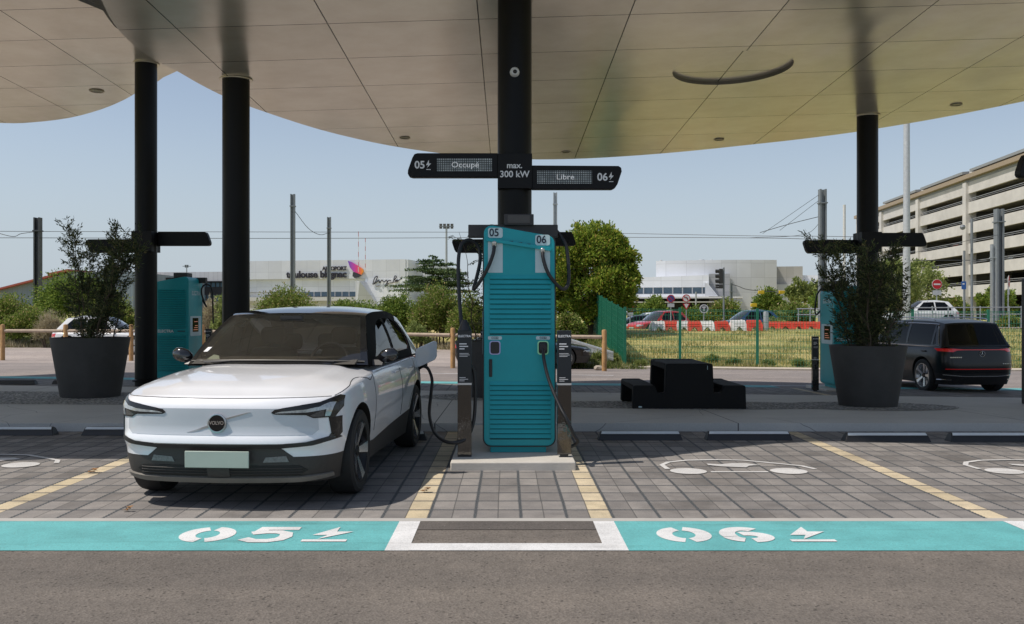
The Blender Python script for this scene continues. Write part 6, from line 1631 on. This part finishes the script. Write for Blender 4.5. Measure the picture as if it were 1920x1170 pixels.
# white railing by the access road
rl = wempty('tubular_railing', (18, 56, .6), 'white tubular railing beyond the low red barriers', 'railing')
for px in (1497, 1519, 1540): a = at(px, 578, 56); MB().cyl((a[0], a[1], gz(a[0], a[1])), .04, a[2]-gz(a[0], a[1]), 8).build('post', M_galv, rl)
for py in (579, 590): MB().tube([at(1494, py, 56), at(1545, py, 56)], .04, 6).build('rail', M_galv, rl)
rl = wempty('tubular_railing', (28, 54, .6), 'long pale railing in front of the car park masts', 'railing')
for px in (1748, 1778, 1838, 1892, 1915): a = at(px, 574, 55); MB().cyl((a[0], a[1], gz(a[0], a[1])), .04, a[2]-gz(a[0], a[1]), 8).build('post', M_galv, rl)
for py in (577, 590): MB().tube([at(1715, py, 55), at(1925, py-1, 55)], .035, 6).build('rail', M_galv, rl)
for i, (px, py, lb) in enumerate(((1427, 548, 'yellow box lamp left, on the cable over the bushes'), (1466, 548, 'yellow box lamp right, on the cable over the bushes'), (1413, 572, 'yellow notice low among the bushes'))):
    a = at(px, py, 79); c = tag(MB().box(a[0]-.25, a[0]+.25, a[1]-.15, a[1]+.15, a[2]-.14, a[2]+.14).build('yellow_box', mat('yellow_plastic', (.6, .42, .02), .5), None, bevel=.03), lb, 'yellow box', 'yellow boxes near the tram stop')
wire([at(1372, 533, 79), at(1385, 537, 79), at(1410, 544, 79), at(1500, 550, 79)], .03, 'thick cable between the short mast and the yellow boxes')
# ================================================================ buildings
def clad_mat(name, col, px_, pz, line=.03, dark=.6, rough=.5):
    """metal or concrete cladding with panel joints"""
    m, nt, b = new_mat(name); co = coord(nt); s = nt.nodes.new('ShaderNodeSeparateXYZ'); nt.links.new(co, s.inputs[0])
    u = math_n(nt, 'ADD', s.outputs[0], math_n(nt, 'MULTIPLY', s.outputs[1], .97))
    a = math_n(nt, 'LESS_THAN', math_n(nt, 'PINGPONG', u, px_/2), line/2); c_ = math_n(nt, 'LESS_THAN', math_n(nt, 'PINGPONG', s.outputs[2], pz/2), line/2)
    j = math_n(nt, 'MAXIMUM', a, c_)
    cb = nt.nodes.new('ShaderNodeCombineXYZ'); nt.links.new(math_n(nt, 'FLOOR', math_n(nt, 'DIVIDE', u, px_)), cb.inputs[0]); nt.links.new(math_n(nt, 'FLOOR', math_n(nt, 'DIVIDE', s.outputs[2], pz)), cb.inputs[1])
    wn = nt.nodes.new('ShaderNodeTexWhiteNoise'); nt.links.new(cb.outputs[0], wn.inputs[0])
    c = ramp(nt, wn.outputs['Value'], [(0, tuple(x*.92 for x in col)), (1, tuple(min(1, x*1.05) for x in col))])
    c = mixc(nt, 1.0, c, ramp(nt, noise(nt, .25, 4, .6, co), [(.3, (.93, .93, .93)), (.7, (1.04, 1.04, 1.04))]), 'MULTIPLY')
    c = mixc(nt, math_n(nt, 'MULTIPLY', j, dark), c, tuple(x*.45 for x in col))
    nt.links.new(c, b.inputs['Base Color']); b.inputs['Roughness'].default_value = rough; b.inputs['Metallic'].default_value = .15; return m
B_white = clad_mat('white_cladding', (.80, .82, .86), 3.6, 2.4, .08, .35); B_grey = clad_mat('grey_cladding_wall', (.66, .68, .72), 3.0, 2.6, .08, .35); B_light = clad_mat('ribbed_cladding', (.58, .58, .59), 1.1, 6.0, .10, .35)
B_glass = mat('building_glass', (.10, .15, .20), .08, .3, var=.25, vscale=.3); B_bglass = mat('blue_building_glass', (.16, .26, .38), .12, .3, var=.2, vscale=.3); B_dark = mat('dark_cladding', (.035, .035, .045), .6); B_trim = mat('pale_trim', (.55, .55, .55), .5)
def zat(py, Y): return CAMH-(py-VY)*Y/F
def xat(px, Y): return (px-VX)/F*Y
def terminal():
    Y = 200.; c = wempty('airport_terminal', (xat(600, Y), Y, 0), 'long white airport terminal with dark lettering and a colourful wing logo', 'building')
    X = lambda p: xat(p, Y); Z = lambda p: zat(p, Y)
    MB().box(X(420), X(768), Y, Y+40, Z(523), Z(488)).build('upper_wall', B_grey, c)
    MB().box(X(420), X(690), Y+.8, Y+40, Z(547), Z(523)-.02).build('lower_wall', B_white, c)
    MB().add([(X(690), Y-.05, Z(523)), (X(768), Y-.05, Z(523)), (X(768), Y-.05, Z(552)), (X(768), Y-.05, Z(600)), (X(717), Y-.05, Z(572)), (X(690), Y-.05, Z(530)), (X(690), Y+1, Z(523)), (X(768), Y+1, Z(523))], [(0, 1, 2, 3, 4, 5), (0, 1, 7, 6)]).build('curved_wall', B_white, c, smooth=False)
    MB().box(X(768)+.02, X(768)+.5, Y+.1, Y+44, Z(600), Z(488)-.05).build('side_wall', B_grey, c)
    b = MB().box(X(768), X(792), Y+6, Y+30, Z(600), Z(493)); b.build('stair_block', B_grey, c)
    MB().box(X(420), X(700), Y+1.6, Y+38, 0, Z(547)-.05).build('base_wall', B_white, c)
    MB().box(X(560), X(680), Y+.9, Y+1.5, Z(556), Z(546)).build('ribbon_window', B_glass, c)
    for p in range(570, 680, 14): MB().box(X(p), X(p)+.18, Y+.82, Y+.9, Z(556), Z(546)).build('mullion', B_trim, c)
    MB().box(X(430), X(684), Y-1.0, Y+.7, Z(564), Z(557)).build('window_canopy', B_trim, c)
    # triangular fin
    MB().add([(X(684), Y-4, Z(529)), (X(692), Y-4, Z(529)), (X(717), Y-1, Z(572)), (X(717), Y-1, Z(600)), (X(684), Y-4, Z(600)), (X(684), Y+1, Z(529)), (X(692), Y+1, Z(529)), (X(717), Y+1, Z(572))], [(0, 1, 2, 3, 4), (1, 6, 7, 2), (0, 5, 6, 1)]).build('fin', B_grey, c, smooth=False)
    ink = mat('sign_ink', (.02, .018, .03), .5, var=0)
    def tx(nm, s, size, x, y, bold, sx=1.0, al='RIGHT'): return text(nm, s, size, ink, (X(x), Y-.25, Z(y)), c, '-y', bold, al, .12, sx)
    tx('lettering', 'AEROPORT', 1.15, 653.5, 504, .035, .93); tx('lettering', 'toulouse blagnac', 2.05, 653.5, 515, .06, 1.0)
    # wing logo: overlapping coloured petals
    b = [((657, 490), (664, 492), (686, 505), (688, 510), (683, 516), (676, 513), (668, 510), (661, 502))]
    def lm():
        m, nt, bs = new_mat('logo_gradient'); g = coord(nt); s = nt.nodes.new('ShaderNodeSeparateXYZ'); nt.links.new(g, s.inputs[0])
        L0, L1 = X(657), X(688)
        q = nt.nodes.new('ShaderNodeMapRange'); nt.links.new(s.outputs[0], q.inputs[0]); off = c.location.x
        q.inputs[1].default_value = L0-off; q.inputs[2].default_value = L1-off
        nt.links.new(ramp(nt, q.outputs[0], [(0, (.12, .08, .5)), (.35, (.5, .06, .42)), (.6, (.75, .06, .22)), (.85, (.85, .20, .04)), (1, (.8, .35, .05))]), bs.inputs['Base Color']); bs.inputs['Roughness'].default_value = .5; return m
    MB().prism([(X(a), Z(q)) for a, q in b[0]], 'y', Y-.5, Y-.2).build('logo', lm(), c, smooth=False)
    MB().prism([(X(a), Z(q)) for a, q in ((667, 511), (676, 513), (683, 517), (677, 521), (670, 522), (666, 518))], 'y', Y-.45, Y-.2).build('logo_dark_part', B_dark, c, smooth=False)  # dark shape under the coloured petals
    # handwritten signature
    c.rotation_euler.z = R(-12)
    for st in ([(705, 534), (709, 522), (714, 519), (712, 526), (707, 534), (716, 527), (719, 531), (723, 526), (727, 530), (732, 526), (733, 535), (729, 537), (736, 527), (741, 528)], [(744, 532), (748, 519), (751, 521), (747, 526), (752, 527), (747, 530)], [(753, 526), (750, 528), (755, 527), (760, 524)], [(712, 537), (718, 536)], [(735, 532), (745, 530), (754, 529)]):
        MB().tube(smooth_path([(X(a), Y-.3, Z(q)) for a, q in st], 5), .10, 5).build('signature', ink, c)
terminal()
def left_wing():
    Y = 215.; X = lambda p: xat(p, Y); Z = lambda p: zat(p, Y); c = wempty('terminal_wing', (X(350), Y, 0), 'low glazed terminal wing with a pale curved roof, seen between the left columns', 'building')
    c.rotation_euler.z = R(-10)
    MB().box(X(215), X(470), Y, Y+30, Z(527), Z(510)).build('roof_fascia', B_light, c)
    MB().box(X(215), X(470), Y-.5, Y+28, Z(529), Z(527)-.05).build('eaves', B_dark, c)
    MB().box(X(215), X(470), Y+1, Y+28, Z(566), Z(529)-.05).build('wall', B_dark, c)
    for a, b in ((530, 538), (553, 565)):
        MB().box(X(215), X(470), Y+.8, Y+1, Z(b), Z(a)).build('window_band', B_bglass, c)
        for k in range(0, 255, 9): MB().box(X(215+k), X(215+k)+.25, Y+.7, Y+.8, Z(b), Z(a)).build('mullion', B_dark, c)
    MB().box(X(215), X(470), Y+.4, Y+27, Z(574), Z(566)-.03).build('plinth_band', B_trim, c); MB().box(X(215), X(470), Y+1.2, Y+26, -.3, Z(574)-.05).build('ground_floor', B_dark, c)
left_wing()
def hangar():
    Y = 170.; X = lambda p: xat(p, Y); Z = lambda p: zat(p, Y); c = wempty('hangar', (X(60), Y, 0), 'blue-grey hangar with a sloping roof edged in red at the far left', 'building')
    MB().prism([(X(-260), -.3), (X(250), -.3), (X(250), Z(509)), (X(133), Z(511)), (X(-20), Z(549)), (X(-260), Z(560))], 'y', Y, Y+40).build('wall', clad_mat('blue_ribbed_wall', (.22, .27, .33), .9, 9, .08, .4), c, smooth=False)
    for a, b in (((-24, 550.5), (100, 519)), ((95, 516), (133, 508))):
        MB().prism([(X(a[0]), Z(a[1])), (X(b[0]), Z(b[1])), (X(b[0]), Z(b[1]-3.2)), (X(a[0]), Z(a[1]-3.2))], 'y', Y-1.2, Y+41).build('red_roof_edge', mat('red_roof', (.38, .09, .07), .6), c, smooth=False)
hangar()
def right_building():
    Y = 165.; X = lambda p: xat(p, Y); Z = lambda p: zat(p, Y); c = wempty('office_building', (X(1330), Y, 0), 'pale grey airport building with a curved tall block and a ribbon window', 'building')
    c.rotation_euler.z = R(-12)
    n = 20; o = [(X(1230)+(X(1454)-X(1230))*k/n, Y+3-2.2*math.sin(PI*(.12+.88*k/n))) for k in range(n+1)]+[(X(1454), Y+40), (X(1230), Y+40)]
    b = MB(); b.prism(o, 'z', -.3, Z(487)); b.build('tall_block', B_grey, c, ang=30)
    MB().box(X(1329), X(1367), Y-1.5, Y+.9, Z(572), Z(514)).build('stair_block', clad_mat('dark_grey_cladding', (.34, .35, .37), 3, 1.3, .08), c)  # stair block in a darker grey cladding
    MB().prism([(X(1183), Z(539)), (X(1200), Z(520)), (X(1329), Z(517)), (X(1329), Z(539))], 'y', Y-2.5, Y+3).build('low_wall', B_white, c, smooth=False)
    MB().box(X(1183), X(1325), Y-1.9, Y+3, Z(551), Z(539)-.02).build('ribbon_window', B_glass, c)
    for p in range(1190, 1325, 18): MB().box(X(p), X(p)+.2, Y-2.1, Y-1.9, Z(551), Z(539)).build('mullion', B_trim, c)
    MB().box(X(1178), X(1329), Y-2.6, Y+3, Z(557), Z(551)-.02).build('sill_band', B_white, c)
    MB().add([(X(1322), Y-3, Z(531)), (X(1326), Y-3, Z(531)), (X(1346), Y-2.2, Z(556)), (X(1322), Y-3, Z(556)), (X(1322), Y-1, Z(531)), (X(1326), Y-1, Z(531)), (X(1346), Y-1, Z(556))], [(0, 1, 2, 3), (1, 5, 6, 2), (0, 4, 5, 1)]).build('fin', B_white, c, smooth=False)
    MB().box(X(1172), X(1388), Y-8, Y-2, Z(560.5), Z(557.5)).build('entrance_canopy', B_trim, c); MB().box(X(1165), X(1380), Y-9, Y-3, Z(568), Z(566.5)).build('entrance_canopy', B_trim, c)
    MB().box(X(1178), X(1329), Y-1.5, Y+3, -.3, Z(557)-.1).build('recessed_front', B_dark, c)
    for p in (1236, 1316, 1335): MB().cyl((X(p), Y+10, Z(487)), .25 if p != 1316 else .5, .6, 12).build('roof_vent', B_trim, c)
    MB().box(X(1454)+.05, X(1506), Y+8, Y+40, -.3, Z(497)).build('right_block', clad_mat('buff_cladding', (.42, .41, .38), 1.2, 8, .08, .3), c)
    MB().box(X(1454)+.05, X(1560), Y+6, Y+7.9, -.3, Z(532)).build('annex_front', B_grey, c); MB().box(X(1506)+.02, X(1560), Y+9, Y+40, -.3, Z(514)).build('annex', B_white, c)
right_building()
def car_park():
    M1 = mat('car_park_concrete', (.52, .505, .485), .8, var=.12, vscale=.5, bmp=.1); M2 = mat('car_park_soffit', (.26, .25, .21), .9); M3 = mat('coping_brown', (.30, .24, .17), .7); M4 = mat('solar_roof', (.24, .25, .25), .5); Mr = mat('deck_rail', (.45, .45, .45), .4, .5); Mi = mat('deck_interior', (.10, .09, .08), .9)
    a = math.atan2(160, 1740); u = Vector((math.sin(a), math.cos(a), 0)); nrm = Vector((math.cos(a), -math.sin(a), 0))   # nrm points into the building
    O = Vector((xat(1920, 107), 107, 0)); c = empty('multistorey_car_park', (O.x, O.y, 0), 0, 'multistorey concrete car park with open decks rising at the right edge', 'building')
    s = 107/F
    def slab(t0, t1, d0, d1, z0, z1, nm, m, bev=0):
        b = MB(); P_ = [u*t0+nrm*d0, u*t0+nrm*d1, u*t1+nrm*d1, u*t1+nrm*d0]
        b.add([(p.x, p.y, z0) for p in P_]+[(p.x, p.y, z1) for p in P_], [(3, 2, 1, 0), (4, 5, 6, 7), (0, 1, 5, 4), (1, 2, 6, 5), (2, 3, 7, 6), (3, 0, 4, 7)])
        return b.build(nm, m, c)
    T0, T1 = -26, 68; zc = lambda h: CAMH+h*s
    tops = [281, 238, 194, 149, 104, 59]; bots = [257, 214, 171, 127, 82, 35]
    for k, (t, b) in enumerate(zip(tops, bots)):
        slab(T0, T1, 0, .35, zc(b), zc(t), 'parapet', M1)
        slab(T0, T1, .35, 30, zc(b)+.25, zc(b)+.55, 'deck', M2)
        if k: slab(T0, T1, .1, .16, zc(t)+.42, zc(t)+.48, 'deck_rail', Mr)
        if k: slab(T0, T1, .1, .16, zc(t)+.22, zc(t)+.26, 'deck_rail', Mr)
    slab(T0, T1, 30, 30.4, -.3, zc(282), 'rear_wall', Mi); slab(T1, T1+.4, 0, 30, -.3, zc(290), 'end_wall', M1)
    slab(T0, T1, -.5, 1.2, zc(288), zc(297), 'coping', M3); slab(T0, T1, .1, .4, zc(281), zc(288)-.01, 'coping_base', M4)
    for t in (-20, -2, 16.4, 34.5, 52.5):
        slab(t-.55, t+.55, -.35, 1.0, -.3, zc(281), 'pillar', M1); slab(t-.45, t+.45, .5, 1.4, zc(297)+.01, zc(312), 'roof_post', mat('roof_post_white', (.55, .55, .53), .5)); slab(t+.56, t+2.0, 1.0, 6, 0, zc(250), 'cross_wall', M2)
        if t < 50:   # tilted roof over each bay
            P_ = [u*(t+1)+nrm*(-.2), u*(t+17)+nrm*(-.2), u*(t+17)+nrm*14, u*(t+1)+nrm*14]; h = (zc(302), zc(302), zc(318), zc(318))
            MB().add([(p.x, p.y, z) for p, z in zip(P_, h)]+[(p.x, p.y, z+.35) for p, z in zip(P_, h)], [(3, 2, 1, 0), (4, 5, 6, 7), (0, 1, 5, 4), (1, 2, 6, 5), (2, 3, 7, 6), (3, 0, 4, 7)]).build('roof_sheet', M4, c)
    # cars on the decks: one simple shell copied with its own paint
    cols = [P_red, P_w2, P_char, P_grey, P_blue]; rs = random.Random(4); protos = []
    for k, pm in enumerate(cols):
        v = empty('car_on_deck', (0, 0, 0)); b = MB().prism([(0, .25), (0, .85), (.35, .95), (.75, 1.40), (2.6, 1.45), (3.2, 1.0), (4.1, .85), (4.2, .3)], 'x', -.85, .85); b.v = [(q[0]*(1 if q[2] < 1 else .82), q[1], q[2]) for q in b.v]; b.build('body', pm, v, bevel=.06)
        g = MB().prism([(.45, .98), (.80, 1.34), (2.5, 1.39), (3.0, 1.0)], 'x', -.80, .80); g.build('window', G_dark, v)
        for y in (.8, 3.3):
            for x in (-.87, .67): MB().cyl((x, y, .32), .32, .2, 16, 'x').build('wheel', M_tyre, v)
        protos.append(v)
    n = 0; fl = {1: 'second', 2: 'third', 3: 'fourth', 4: 'fifth'}; cn = ['red', 'white', 'dark', 'silver', 'blue']; first = set()
    for lev in (1, 2, 3, 4):
        for j, t in enumerate((-1.0, 3.4, 7.4, 11.6, 20, 24.5, 29)):
            k = rs.randrange(5)
            if rs.random() < .45: continue
            p = protos[k]; v = p if k not in first else copy_tree(p); first.add(k)
            q = O+u*(t)+nrm*1.0; v.location = (q.x, q.y, zc(bots[lev])+.56); v.rotation_euler = (0, 0, -PI/2-a+rs.uniform(-.03, .03)); v['label'] = f"{cn[k]} car parked on the {fl[lev]} open deck, {('first','second','third','fourth','fifth','sixth','seventh')[j]} space from the right"; v['category'] = 'car'; v['group'] = 'cars on the open decks'
    for k, p in enumerate(protos):
        if k not in first:
            for q in kids(p): bpy.data.objects.remove(q)
            bpy.data.objects.remove(p)
car_park()
for o in list(COL.objects):
    if '_w' in o: del o['_w']
